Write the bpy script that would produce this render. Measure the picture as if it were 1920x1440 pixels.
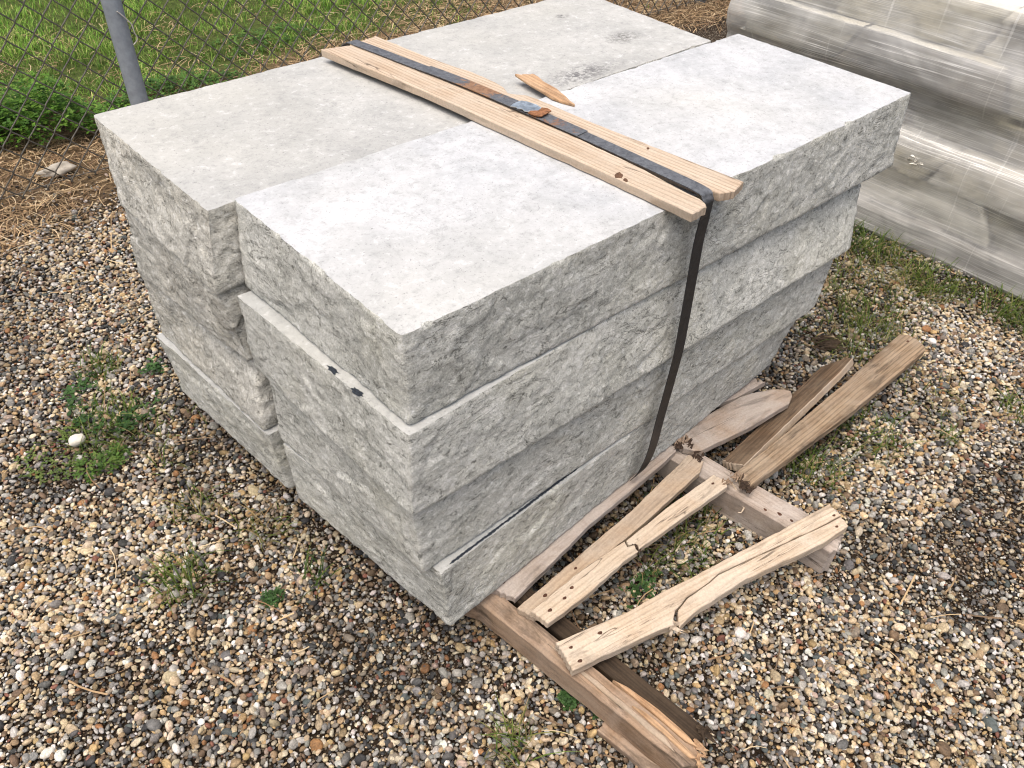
import bpy, bmesh, math, random
import numpy as np
from mathutils import Matrix, Vector

for o in list(bpy.data.objects):
    bpy.data.objects.remove(o)
scene = bpy.context.scene
COL = scene.collection
random.seed(7)
RNG = np.random.default_rng(11)

# ------------------------------------------------------------------ camera
CAM_R = ((0.74769982, 0.42344394, -0.51150779),
         (-0.66333562, 0.51168276, -0.54604635),
         (0.0305097, 0.74758009, 0.66347055))
cd = bpy.data.cameras.new('camera')
cam = bpy.data.objects.new('camera', cd)
COL.objects.link(cam)
cam.matrix_world = Matrix.Translation((-0.51411, -0.79188, 1.55769)) @ Matrix(CAM_R).to_4x4()
cd.sensor_width = 36.0
cd.lens = 1510.0 / 1920.0 * 36.0
cd.clip_start = 0.05
cd.clip_end = 500.0
scene.camera = cam

# ------------------------------------------------------------------ light
SUN_DIR = Vector((-0.26, -0.10, 1.0)).normalized()      # towards the sun
elev = math.asin(SUN_DIR.z)
azim = math.atan2(SUN_DIR.x, SUN_DIR.y)
world = bpy.data.worlds.new('World')
scene.world = world
world.use_nodes = True
wn = world.node_tree
wn.nodes.clear()
wo = wn.nodes.new('ShaderNodeOutputWorld')
wb = wn.nodes.new('ShaderNodeBackground')
ws = wn.nodes.new('ShaderNodeTexSky')
ws.sky_type = 'NISHITA'
ws.sun_disc = False
ws.sun_elevation = elev
ws.sun_rotation = azim
ws.air_density = 1.0
ws.dust_density = 8.0
ws.ozone_density = 0.6
wb.inputs['Strength'].default_value = 0.11
wn.links.new(ws.outputs[0], wb.inputs[0])
wn.links.new(wb.outputs[0], wo.inputs[0])
sd = bpy.data.lights.new('sun', 'SUN')
sd.energy = 1.25
sd.angle = math.radians(70)
sd.color = (1.0, 0.965, 0.91)
sun = bpy.data.objects.new('sun', sd)
COL.objects.link(sun)
sun.rotation_euler = (-SUN_DIR).to_track_quat('-Z', 'Y').to_euler()
sun.location = (1, -1, 5)
vs = scene.view_settings
vs.view_transform = 'Standard'
vs.look = 'None'
vs.exposure = 0.70
vs.gamma = 1.0
vs.use_curve_mapping = False
scene.cycles.max_bounces = 5
scene.cycles.diffuse_bounces = 3
scene.cycles.use_adaptive_sampling = True
scene.cycles.adaptive_threshold = 0.015
scene.cycles.filter_width = 1.1
scene.cycles.glossy_bounces = 2
scene.cycles.transparent_max_bounces = 8

# ------------------------------------------------------------------ numpy noise
def _h(ix, iy, iz, seed):
    n = (ix.astype(np.int64) * 374761393 + iy.astype(np.int64) * 668265263 +
         iz.astype(np.int64) * 2147483647 + seed * 144665) & 0xFFFFFFFF
    n = ((n ^ (n >> 13)) * 1274126177) & 0xFFFFFFFF
    n = ((n ^ (n >> 16)) * 2246822519) & 0xFFFFFFFF
    return ((n ^ (n >> 15)) & 0xFFFFFF) / float(0xFFFFFF)

def vnoise(P, scale, seed=0):
    P = np.asarray(P, float) * scale
    if P.shape[1] == 2:
        P = np.c_[P, np.zeros(len(P))]
    I = np.floor(P).astype(np.int64)
    F = P - I
    F = F * F * F * (F * (F * 6 - 15) + 10)
    r = 0
    for dx in (0, 1):
        wx = F[:, 0] if dx else 1 - F[:, 0]
        for dy in (0, 1):
            wy = F[:, 1] if dy else 1 - F[:, 1]
            for dz in (0, 1):
                wz = F[:, 2] if dz else 1 - F[:, 2]
                r = r + wx * wy * wz * _h(I[:, 0] + dx, I[:, 1] + dy, I[:, 2] + dz, seed)
    return r * 2 - 1

def fbm(P, scale, octv=3, seed=0, gain=0.5):
    a, t, r = 1.0, 0.0, 0
    for k in range(octv):
        r = r + a * vnoise(P, scale * 2.03 ** k, seed + 17 * k)
        t += a
        a *= gain
    return r / t

def facets(P, scale, seed=0):
    """planar chips: each cell of a random cell pattern has its own height and tilt"""
    P = np.asarray(P, float) * scale
    I = np.floor(P).astype(np.int64)
    best = np.full(len(P), 1e9)
    val = np.zeros(len(P))
    for dx in (-1, 0, 1):
        for dy in (-1, 0, 1):
            for dz in (-1, 0, 1):
                cx, cy, cz = I[:, 0] + dx, I[:, 1] + dy, I[:, 2] + dz
                qx = cx + _h(cx, cy, cz, seed)
                qy = cy + _h(cx, cy, cz, seed + 1)
                qz = cz + _h(cx, cy, cz, seed + 2)
                ex, ey, ez = P[:, 0] - qx, P[:, 1] - qy, P[:, 2] - qz
                d = ex * ex + ey * ey + ez * ez
                v = (_h(cx, cy, cz, seed + 3) - .5) * 1.0 + \
                    ex * (_h(cx, cy, cz, seed + 4) - .5) * 1.6 + \
                    ey * (_h(cx, cy, cz, seed + 5) - .5) * 1.6 + \
                    ez * (_h(cx, cy, cz, seed + 6) - .5) * 1.6
                m = d < best
                best = np.where(m, d, best)
                val = np.where(m, v, val)
    return val

def ground_h(x, y):
    x = np.atleast_1d(np.asarray(x, float))
    y = np.atleast_1d(np.asarray(y, float))
    P = np.c_[x, y]
    h = 0.010 * fbm(P, 2.2, 2, 5) + 0.004 * vnoise(P, 9.0, 8)
    return h - 0.004

# ------------------------------------------------------------------ helpers
def tag(o, label=None, cat=None, group=None, kind=None):
    if label: o['label'] = label
    if cat: o['category'] = cat
    if group: o['group'] = group
    if kind: o['kind'] = kind
    return o

def new_obj(name, me, mats=(), parent=None, M=None):
    o = bpy.data.objects.new(name, me)
    COL.objects.link(o)
    if me is not None:
        for m in (mats if isinstance(mats, (list, tuple)) else [mats]):
            if m and m.name not in [k.name for k in me.materials if k]:
                me.materials.append(m)
    M = M or Matrix.Identity(4)
    if parent is not None:
        o.parent = parent
        o.matrix_basis = Matrix.Translation(-Vector(parent['_w'])) @ M
    else:
        o.matrix_basis = M
    o['_w'] = tuple(M.translation)
    return o

def child_of(part, me, name, mats, M):
    """sub-part given with a world matrix under a part whose own matrix may turn"""
    o = new_obj(name, me, mats)
    root = part.parent
    Wp = (Matrix.Translation(Vector(root['_w'])) if root is not None else Matrix.Identity(4)) @ part.matrix_basis
    o.parent = part
    o.matrix_basis = Wp.inverted() @ M
    return o

def empty(name, loc):
    o = bpy.data.objects.new(name, None)
    COL.objects.link(o)
    o.location = loc
    o.empty_display_size = 0.05
    o['_w'] = tuple(loc)
    return o

def mesh_np(name, V, F, smooth=None, mat_idx=None, attrs=None):
    me = bpy.data.meshes.new(name)
    me.from_pydata([tuple(v) for v in V] if not isinstance(V, np.ndarray) else V.tolist(), [], F)
    if smooth is not None:
        me.polygons.foreach_set('use_smooth', smooth if not isinstance(smooth, bool) else [smooth] * len(me.polygons))
    if mat_idx is not None:
        me.polygons.foreach_set('material_index', mat_idx)
    if attrs:
        for k, a in attrs.items():
            at = me.attributes.new(k, 'FLOAT_COLOR', 'POINT')
            A = np.ones((len(V), 4), np.float32)
            A[:, :3] = a
            at.data.foreach_set('color', A.ravel())
    me.update()
    return me

def mesh_quads(name, V, Q, attrs=None, smooth=True):
    """fast mesh from numpy verts and an (n,k) face array"""
    me = bpy.data.meshes.new(name)
    n, k = Q.shape
    me.vertices.add(len(V))
    me.vertices.foreach_set('co', np.asarray(V, np.float32).ravel())
    me.loops.add(n * k)
    me.loops.foreach_set('vertex_index', np.asarray(Q, np.int32).ravel())
    me.polygons.add(n)
    me.polygons.foreach_set('loop_start', np.arange(n, dtype=np.int32) * k)
    me.polygons.foreach_set('loop_total', np.full(n, k, np.int32))
    me.polygons.foreach_set('use_smooth', np.full(n, smooth))
    if attrs:
        for kk, a in attrs.items():
            at = me.attributes.new(kk, 'FLOAT_COLOR', 'POINT')
            A = np.ones((len(V), 4), np.float32)
            A[:, :3] = a
            at.data.foreach_set('color', A.ravel())
    me.update(calc_edges=True)
    me.validate()
    return me

# ------------------------------------------------------------------ materials
class NT:
    def __init__(self, name):
        self.m = bpy.data.materials.new(name)
        self.m.use_nodes = True
        self.t = self.m.node_tree
        self.t.nodes.clear()
        self.out = self.t.nodes.new('ShaderNodeOutputMaterial')
        self._c = None
    def n(self, typ, **kw):
        x = self.t.nodes.new(typ)
        for k, v in kw.items():
            setattr(x, k, v)
        return x
    def link(self, a, b):
        self.t.links.new(a, b)
    def setin(self, node, key, v):
        s = node.inputs[key]
        if hasattr(v, 'links') or hasattr(v, 'is_linked'):
            self.link(v, s)
        else:
            s.default_value = v
    def coords(self, scale=(1, 1, 1), rnd=True, kind='Object'):
        tc = self.n('ShaderNodeTexCoord')
        src = tc.outputs[kind]
        if rnd:
            oi = self.n('ShaderNodeObjectInfo')
            mu = self.n('ShaderNodeMath', operation='MULTIPLY')
            self.link(oi.outputs['Random'], mu.inputs[0])
            mu.inputs[1].default_value = 37.0
            ad = self.n('ShaderNodeVectorMath', operation='ADD')
            self.link(src, ad.inputs[0])
            self.link(mu.outputs[0], ad.inputs[1])
            src = ad.outputs[0]
        if scale != (1, 1, 1):
            mp = self.n('ShaderNodeMapping')
            mp.inputs['Scale'].default_value = scale
            self.link(src, mp.inputs[0])
            src = mp.outputs[0]
        return src
    def noise(self, vec, scale, detail=4, rough=0.55, dist=0.0):
        x = self.n('ShaderNodeTexNoise')
        self.link(vec, x.inputs['Vector'])
        x.inputs['Scale'].default_value = scale
        x.inputs['Detail'].default_value = detail
        x.inputs['Roughness'].default_value = rough
        x.inputs['Distortion'].default_value = dist
        return x.outputs['Fac']
    def ramp(self, fac, stops):
        r = self.n('ShaderNodeValToRGB')
        e = r.color_ramp.elements
        while len(e) < len(stops):
            e.new(0.5)
        for i, (p, c) in enumerate(stops):
            e[i].position = p
            e[i].color = (c if len(c) == 4 else (*c, 1)) if hasattr(c, '__len__') else (c, c, c, 1)
        self.link(fac, r.inputs[0])
        return r.outputs[0]
    def mix(self, fac, a, b, mode='MIX'):
        x = self.n('ShaderNodeMix', data_type='RGBA', blend_type=mode)
        for key, v in ((0, fac), (6, a), (7, b)):
            s = x.inputs[key]
            if hasattr(v, 'is_linked'):
                self.link(v, s)
            elif hasattr(v, '__len__'):
                s.default_value = (*v, 1) if len(v) == 3 else v
            else:
                s.default_value = v if key == 0 else (v, v, v, 1)
        return x.outputs[2]
    def math(self, op, a, b=0.0, c=None):
        x = self.n('ShaderNodeMath', operation=op)
        for i, v in enumerate((a, b, c)):
            if v is None: continue
            if hasattr(v, 'is_linked'):
                self.link(v, x.inputs[i])
            else:
                x.inputs[i].default_value = v
        return x.outputs[0]
    def ridge(self, vec, scale, width, detail=3, dist=0.8):
        """thin crooked lines: 1 on the line, 0 off it"""
        n = self.noise(vec, scale, detail, 0.6, dist)
        d = self.math('ABSOLUTE', self.math('SUBTRACT', n, 0.5))
        return self.ramp(d, [(0.0, 1.0), (width, 0.0)])
    def bump(self, h, strength=0.5, dist=0.01, prev=None):
        b = self.n('ShaderNodeBump')
        b.inputs['Strength'].default_value = strength
        b.inputs['Distance'].default_value = dist
        self.link(h, b.inputs['Height'])
        if prev is not None:
            self.link(prev, b.inputs['Normal'])
        return b.outputs[0]
    def principled(self, col, rough=0.8, normal=None, metal=0.0, spec=0.3):
        p = self.n('ShaderNodeBsdfPrincipled')
        self.setin(p, 'Base Color', col if hasattr(col, 'is_linked') else (*col, 1))
        self.setin(p, 'Roughness', rough)
        self.setin(p, 'Metallic', metal)
        p.inputs['Specular IOR Level'].default_value = spec
        if normal is not None:
            self.link(normal, p.inputs['Normal'])
        self.link(p.outputs[0], self.out.inputs[0])
        return p

def stone_split(name, dark, light, warm, warm_amt=0.35):
    t = NT(name)
    v = t.coords()
    big = t.noise(v, 6, 5, 0.62)
    c = t.ramp(big, [(0.32, dark), (0.68, light)])
    wn_ = t.noise(v, 4.0, 3, 0.6, 0.3)
    c = t.mix(t.ramp(wn_, [(0.48, 0.0), (0.66, warm_amt)]), c, warm)
    # damp or sooty streaks, broad and soft
    st = t.noise(t.coords((1.2, 1.2, 0.5)), 5.0, 4, 0.6, 0.4)
    c = t.mix(t.ramp(st, [(0.56, 0.0), (0.74, 0.45)]), c, tuple(k * 0.62 for k in dark))
    # crystalline flecks from a few mm down to single pixels
    vf = t.coords((1.0, 1.0, 1.35))
    fl = t.noise(vf, 54, 9, 0.80, 1.0)
    c = t.mix(t.ramp(fl, [(0.54, 0.0), (0.61, 0.8)]), c, (0.80, 0.805, 0.765))
    c = t.mix(t.ramp(fl, [(0.37, 0.85), (0.465, 0.0)]), c, (0.10, 0.101, 0.09))
    fl2 = t.noise(vf, 26, 8, 0.74, 1.2)
    c = t.mix(t.ramp(fl2, [(0.34, 0.55), (0.47, 0.0)]), c, (0.15, 0.152, 0.138))
    c = t.mix(t.ramp(fl2, [(0.54, 0.0), (0.68, 0.5)]), c, (0.62, 0.62, 0.575))
    vs_ = t.coords((0.5, 0.5, 2.2))
    vein = t.ridge(vs_, 8, 0.012, 7, 2.6)
    gate = t.ramp(t.noise(v, 5.5, 2), [(0.46, 0.0), (0.58, 0.9)])
    vein = t.mix(1.0, vein, gate, 'MULTIPLY')
    c = t.mix(vein, c, (0.045, 0.045, 0.04))
    sp = t.noise(v, 320, 3, 0.75)
    c = t.mix(0.5, c, t.ramp(sp, [(0.3, 0.2), (0.7, 0.95)]), 'OVERLAY')
    h1 = t.noise(v, 55, 9, 0.70, 0.6)
    h2 = t.noise(vs_, 120, 6, 0.75, 0.9)
    nb = t.bump(h1, 0.5, 0.007)
    nb = t.bump(h2, 0.5, 0.004, nb)
    nb = t.bump(vein, -0.6, 0.003, nb)
    t.principled(c, 0.92, nb, spec=0.15)
    return t.m

def stone_soft(name, dark, light, warm):
    """stone as it lies behind film: large soft blotches only"""
    t = NT(name)
    v = t.coords((1, 1, 1.6))
    c = t.ramp(t.noise(v, 5.5, 3, 0.5, 0.4), [(0.36, dark), (0.62, light)])
    c = t.mix(t.ramp(t.noise(v, 3.0, 3, 0.5), [(0.45, 0.0), (0.62, 0.7)]), c, warm)
    h = t.noise(v, 14, 4, 0.5)
    t.principled(c, 0.9, t.bump(h, 0.4, 0.01), spec=0.1)
    return t.m

def stone_sawn(name, lo, hi, smudges=()):
    t = NT(name)
    v = t.coords()
    big = t.noise(v, 5.5, 8, 0.72, 0.3)
    c = t.ramp(big, [(0.32, lo), (0.66, hi)])
    warm = t.noise(v, 2.1, 3, 0.5)
    c = t.mix(t.ramp(warm, [(0.45, 0.0), (0.7, 0.5)]), c, (0.47, 0.468, 0.43))
    fl = t.noise(v, 46, 9, 0.76, 0.35)
    c = t.mix(t.ramp(fl, [(0.34, 0.45), (0.48, 0.0)]), c, (0.235, 0.242, 0.242))
    c = t.mix(t.ramp(fl, [(0.55, 0.0), (0.7, 0.6)]), c, (0.68, 0.695, 0.70))
    vs_ = t.coords((1.6, 0.8, 1))
    vein = t.ridge(vs_, 16, 0.008, 6, 1.8)
    gate = t.ramp(t.noise(v, 7, 2), [(0.48, 0.0), (0.64, 0.5)])
    vein = t.mix(1.0, vein, gate, 'MULTIPLY')
    c = t.mix(vein, c, (0.17, 0.175, 0.19))
    sp = t.noise(v, 170, 4, 0.8)
    c = t.mix(t.ramp(sp, [(0.32, 0.65), (0.42, 0.0)]), c, (0.14, 0.14, 0.14))
    if smudges:
        raw = t.coords(rnd=False)
        for (x, y, rx, ry, amt, colr) in smudges:
            mp = t.n('ShaderNodeMapping')
            mp.inputs['Location'].default_value = (-x / rx, -y / ry, 0)
            mp.inputs['Scale'].default_value = (1 / rx, 1 / ry, 0)
            t.link(raw, mp.inputs[0])
            ln = t.n('ShaderNodeVectorMath', operation='LENGTH')
            t.link(mp.outputs[0], ln.inputs[0])
            f = t.ramp(ln.outputs['Value'], [(0.3, 1.0), (1.0, 0.0)])
            nz = t.ramp(t.noise(v, 75, 6, 0.7, 0.8), [(0.42, 0.0), (0.58, amt)])
            c = t.mix(t.mix(1.0, f, nz, 'MULTIPLY'), c, colr)
    h1 = t.noise(v, 60, 7, 0.65, 0.4)
    nb = t.bump(h1, 0.22, 0.006)
    nb = t.bump(vein, -0.4, 0.002, nb)
    t.principled(c, 0.85, nb, spec=0.2)
    return t.m

M_SPLIT = stone_split('split_limestone', (0.42, 0.427, 0.392), (0.575, 0.582, 0.54), (0.60, 0.585, 0.475))
M_SPLIT_W = stone_split('split_limestone_buff', (0.405, 0.402, 0.362), (0.56, 0.553, 0.505), (0.58, 0.55, 0.465), 0.45)
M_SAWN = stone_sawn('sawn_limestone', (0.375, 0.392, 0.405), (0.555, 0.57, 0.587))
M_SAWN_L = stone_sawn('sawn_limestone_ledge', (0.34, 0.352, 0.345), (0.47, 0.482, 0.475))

def wood(name, light, dark, weather=None, w_amt=0.0, stain=0.0, lines=1.0, bump_=0.5, fibre=70):
    t = NT(name)
    v = t.coords((1, 1, 1))
    vg = t.coords((2.0, fibre, fibre))
    grain = t.noise(vg, 1.0, 5, 0.6, 0.3)
    c = t.ramp(grain, [(0.3, dark), (0.65, light)])
    # growth rings cut along the board
    wv = t.n('ShaderNodeTexWave', wave_type='BANDS', bands_direction='Y', wave_profile='SIN')
    vw = t.coords((0.25, 1, 1.3))
    t.link(vw, wv.inputs['Vector'])
    wv.inputs['Scale'].default_value = 27
    wv.inputs['Distortion'].default_value = 5.0
    wv.inputs['Detail'].default_value = 2.0
    wv.inputs['Detail Scale'].default_value = 0.35
    ring = t.ramp(wv.outputs['Fac'], [(0.62, 0.0), (0.97, 0.62 * lines)])
    c = t.mix(ring, c, tuple(k * 0.62 for k in dark))
    if weather is not None:
        wf = t.noise(v, 9, 4, 0.65, 0.5)
        c = t.mix(t.ramp(wf, [(0.38, 0.0), (0.62, w_amt)]), c, weather)
    if stain:
        vs_ = t.coords((3.0, 14, 14))
        sf = t.noise(vs_, 2.2, 5, 0.65, 0.6)
        c = t.mix(t.ramp(sf, [(0.52, 0.0), (0.68, stain)]), c, (0.035, 0.026, 0.02))
    chk = t.ridge(t.coords((1.3, 26, 26)), 1.0, 0.012, 4, 0.5)
    cg = t.ramp(t.noise(t.coords((4, 20, 20)), 1.0, 2), [(0.50, 0.0), (0.62, 0.85)])
    chk = t.mix(1.0, chk, cg, 'MULTIPLY')
    c = t.mix(chk, c, (0.045, 0.03, 0.02))
    sp = t.noise(v, 220, 2, 0.6)
    c = t.mix(0.22, c, t.ramp(sp, [(0.3, 0.3), (0.7, 0.8)]), 'OVERLAY')
    nb = t.bump(grain, bump_, 0.004)
    nb = t.bump(wv.outputs['Fac'], -0.10 * lines, 0.003, nb)
    t.principled(c, 0.82, nb, spec=0.2)
    return t.m

W_TOP = wood('pine_board', (0.53, 0.425, 0.32), (0.41, 0.31, 0.22), (0.50, 0.44, 0.36), 0.45)
W_PALE = wood('pale_pallet_board', (0.58, 0.475, 0.36), (0.43, 0.33, 0.235), (0.56, 0.49, 0.405), 0.55, 0.4, 0.6)
W_TAN = wood('tan_pallet_board', (0.46, 0.36, 0.26), (0.34, 0.25, 0.175), (0.44, 0.385, 0.32), 0.5, 0.3, 0.4)
W_GREY = wood('greyed_pallet_board', (0.42, 0.35, 0.29), (0.27, 0.215, 0.175), (0.46, 0.41, 0.37), 0.7, 0.35, 0.6)
W_PINK = wood('weathered_pink_grey_board', (0.38, 0.30, 0.235), (0.27, 0.205, 0.155), (0.40, 0.36, 0.325), 0.75, 0.45, 0.25)
W_BROWN = wood('weathered_brown_board', (0.355, 0.26, 0.17), (0.165, 0.11, 0.068), (0.38, 0.315, 0.24), 0.5, 0.55, 1.0, 1.0, 110)
W_DARK = wood('dark_rotting_timber', (0.06, 0.040, 0.025), (0.016, 0.011, 0.008), (0.12, 0.088, 0.058), 0.25, 0.8, 0.8, 1.0, 95)
W_STR = wood('stained_stringer', (0.33, 0.225, 0.145), (0.18, 0.115, 0.07), (0.40, 0.325, 0.26), 0.45, 0.8, 0.6)
W_ORANGE = wood('fresh_orange_split', (0.52, 0.33, 0.185), (0.32, 0.18, 0.095), (0.56, 0.42, 0.28), 0.5, 0.35, 1.0, 0.9, 90)

def simple(name, col, rough=0.6, metal=0.0, scale=60, var=0.35, bump_=0.2, spec=0.3):
    t = NT(name)
    v = t.coords()
    n = t.noise(v, scale, 5, 0.6)
    lo = tuple(k * (1 - var) for k in col)
    hi = tuple(min(1, k * (1 + var)) for k in col)
    c = t.ramp(n, [(0.3, lo), (0.7, hi)])
    t.principled(c, rough, t.bump(n, bump_, 0.002), metal, spec)
    return t.m

M_NAIL = simple('rusty_nail', (0.085, 0.04, 0.025), 0.85, 0.2, 200, 0.5)
M_BARK = simple('torn_bark', (0.05, 0.032, 0.022), 0.95, 0, 150, 0.6, 0.8)
M_PAINTMARK = simple('blue_black_crayon', (0.022, 0.028, 0.038), 0.8, 0, 300, 0.6)
M_WIRE = simple('dull_fence_wire', (0.135, 0.126, 0.108), 0.55, 0.25, 90, 0.4)
M_POST = simple('galvanised_post', (0.30, 0.335, 0.37), 0.6, 0.1, 38, 0.16, 0.1)
M_TIE = simple('bright_tie_wire', (0.62, 0.60, 0.54), 0.45, 0.3, 60, 0.2)

def strap_mat():
    t = NT('worn_black_strap')
    v = t.coords(rnd=False)
    n = t.noise(v, 120, 6, 0.7)
    c = t.ramp(n, [(0.35, (0.010, 0.010, 0.012)), (0.62, (0.022, 0.023, 0.026))])
    sx = t.n('ShaderNodeSeparateXYZ')
    t.link(v, sx.inputs[0])
    # scuffed grey where it lies on the boards
    top = t.ramp(sx.outputs['Z'], [(0.82, 0.0), (0.835, 1.0)])
    sc = t.ramp(t.noise(v, 90, 6, 0.75, 0.6), [(0.34, 0.25), (0.64, 0.95)])
    c = t.mix(t.mix(1.0, top, sc, 'MULTIPLY'), c, (0.16, 0.17, 0.185))
    # rust on the stretch around the seal
    y = sx.outputs['Y']
    band = t.math('SUBTRACT', 1.0, t.math('MULTIPLY', t.math('ABSOLUTE', t.math('SUBTRACT', y, 0.60)), 11.0))
    band2 = t.math('SUBTRACT', 1.0, t.math('MULTIPLY', t.math('ABSOLUTE', t.math('SUBTRACT', y, 0.36)), 10.0))
    rn = t.noise(v, 38, 6, 0.7, 0.5)
    f1 = t.ramp(t.math('ADD', band, t.math('MULTIPLY', t.math('SUBTRACT', rn, 0.5), 3.2)), [(0.35, 0.0), (0.6, 0.95)])
    f2 = t.ramp(t.math('ADD', band2, t.math('MULTIPLY', t.math('SUBTRACT', rn, 0.56), 6.0)), [(0.5, 0.0), (0.8, 0.75)])
    c = t.mix(f1, c, t.ramp(n, [(0.3, (0.15, 0.075, 0.035)), (0.7, (0.36, 0.21, 0.115))]))
    c = t.mix(f2, c, (0.24, 0.12, 0.06))
    t.principled(c, 0.42, t.bump(n, 0.35, 0.002), 0.0, 0.4)
    return t.m
M_STRAP = strap_mat()
M_SEAL = simple('zinc_seal', (0.46, 0.52, 0.56), 0.38, 0.75, 90, 0.4)
M_RUST = simple('rust', (0.23, 0.105, 0.05), 0.9, 0, 120, 0.5, 0.6)

def attr_mat(name, transl=0.3, rough=0.6, inst=False, speck=0.0, gain=1.0):
    t = NT(name)
    a = t.n('ShaderNodeAttribute')
    a.attribute_name = 'col'
    a.attribute_type = 'INSTANCER' if inst else 'GEOMETRY'
    c = a.outputs['Color']
    if speck:
        v = t.coords((1, 1, 1), rnd=False)
        n = t.noise(v, 1.6, 5, 0.7, 0.4)
        c = t.mix(speck, c, t.ramp(n, [(0.3, 0.12), (0.72, 0.86)]), 'OVERLAY')
        nb = t.bump(n, 0.25, 0.1)
        t.principled(c, rough, nb, spec=0.3)
        return t.m
    d = t.n('ShaderNodeBsdfPrincipled')
    t.link(c, d.inputs['Base Color'])
    d.inputs['Roughness'].default_value = rough
    d.inputs['Specular IOR Level'].default_value = 0.25
    if transl:
        tr = t.n('ShaderNodeBsdfTranslucent')
        t.link(c, tr.inputs[0])
        mx = t.n('ShaderNodeMixShader')
        mx.inputs[0].default_value = transl
        t.link(d.outputs[0], mx.inputs[1])
        t.link(tr.outputs[0], mx.inputs[2])
        t.link(mx.outputs[0], t.out.inputs[0])
    else:
        t.link(d.outputs[0], t.out.inputs[0])
    return t.m
M_BLADE = attr_mat('grass_blade', 0.35, 0.55)
M_STRAW = attr_mat('straw', 0.1, 0.8)
M_PEBBLE = attr_mat('pebble', 0, 0.62, True, 0.75)

def ground_mat():
    t = NT('soil_and_thatch')
    v = t.coords(rnd=False)
    sx = t.n('ShaderNodeSeparateXYZ')
    t.link(v, sx.inputs[0])
    n1 = t.noise(v, 30, 6, 0.65)
    n0 = t.noise(v, 170, 6, 0.75)
    soil = t.ramp(n0, [(0.35, (0.010, 0.007, 0.005)), (0.6, (0.04, 0.028, 0.018)), (0.75, (0.11, 0.085, 0.06))])
    vo = t.n('ShaderNodeTexVoronoi')
    t.link(v, vo.inputs['Vector'])
    vo.inputs['Scale'].default_value = 210
    sc_ = t.n('ShaderNodeSeparateColor')
    t.link(vo.outputs['Color'], sc_.inputs[0])
    grit = t.ramp(sc_.outputs[0], [(0.0, (0.03, 0.022, 0.016)), (0.45, (0.10, 0.08, 0.06)), (0.75, (0.24, 0.20, 0.15)), (1.0, (0.42, 0.38, 0.31))])
    gm = t.ramp(sc_.outputs[1], [(0.42, 0.0), (0.5, 0.9)])
    ge = t.ramp(vo.outputs['Distance'], [(0.42, 1.0), (0.62, 0.0)])
    soil = t.mix(t.mix(1.0, gm, ge, 'MULTIPLY'), soil, grit)
    n2 = t.noise(v, 60, 6, 0.7, 1.0)
    thatch = t.ramp(n2, [(0.3, (0.05, 0.034, 0.02)), (0.7, (0.26, 0.18, 0.10))])
    lawn = t.ramp(t.noise(v, 40, 5, 0.7), [(0.3, (0.03, 0.045, 0.012)), (0.7, (0.10, 0.13, 0.035))])
    wob = t.math('MULTIPLY', t.math('SUBTRACT', t.noise(v, 2.2, 4, 0.6), 0.5), 0.9)
    yy = t.math('ADD', sx.outputs['Y'], wob)
    def step(a, b):
        m = t.n('ShaderNodeMapRange', interpolation_type='SMOOTHSTEP')
        t.link(yy, m.inputs[0])
        m.inputs[1].default_value = a
        m.inputs[2].default_value = b
        return m.outputs[0]
    c = t.mix(step(2.15, 2.4), soil, thatch)
    c = t.mix(step(3.0, 3.4), c, lawn)
    t.principled(c, 0.95, t.bump(n0, 0.8, 0.008, t.bump(n1, 0.6, 0.01)), spec=0.1)
    return t.m
M_GROUND = ground_mat()

# ------------------------------------------------------------------ ground sheet
def build_ground():
    fine_x = np.arange(-2.4, 5.6, 0.045)
    fine_y = np.arange(-2.2, 6.6, 0.045)
    xs = np.concatenate([[-120, -40, -15, -7, -4], fine_x, [7, 9, 14, 30, 120]])
    ys = np.concatenate([[-120, -40, -15, -6, -3.5], fine_y, [8, 10, 15, 40, 120]])
    X, Y = np.meshgrid(xs, ys)
    Z = ground_h(X.ravel(), Y.ravel())
    V = np.c_[X.ravel(), Y.ravel(), Z - 0.002]
    nx, ny = len(xs), len(ys)
    i, j = np.meshgrid(np.arange(nx - 1), np.arange(ny - 1))
    a = (j * nx + i).ravel()
    Q = np.c_[a, a + 1, a + nx + 1, a + nx]
    me = mesh_quads('ground', V, Q)
    o = new_obj('ground', me, M_GROUND)
    tag(o, kind='structure')
build_ground()

# ------------------------------------------------------------------ stone slabs
H = 0.817
T = 0.178

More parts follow.
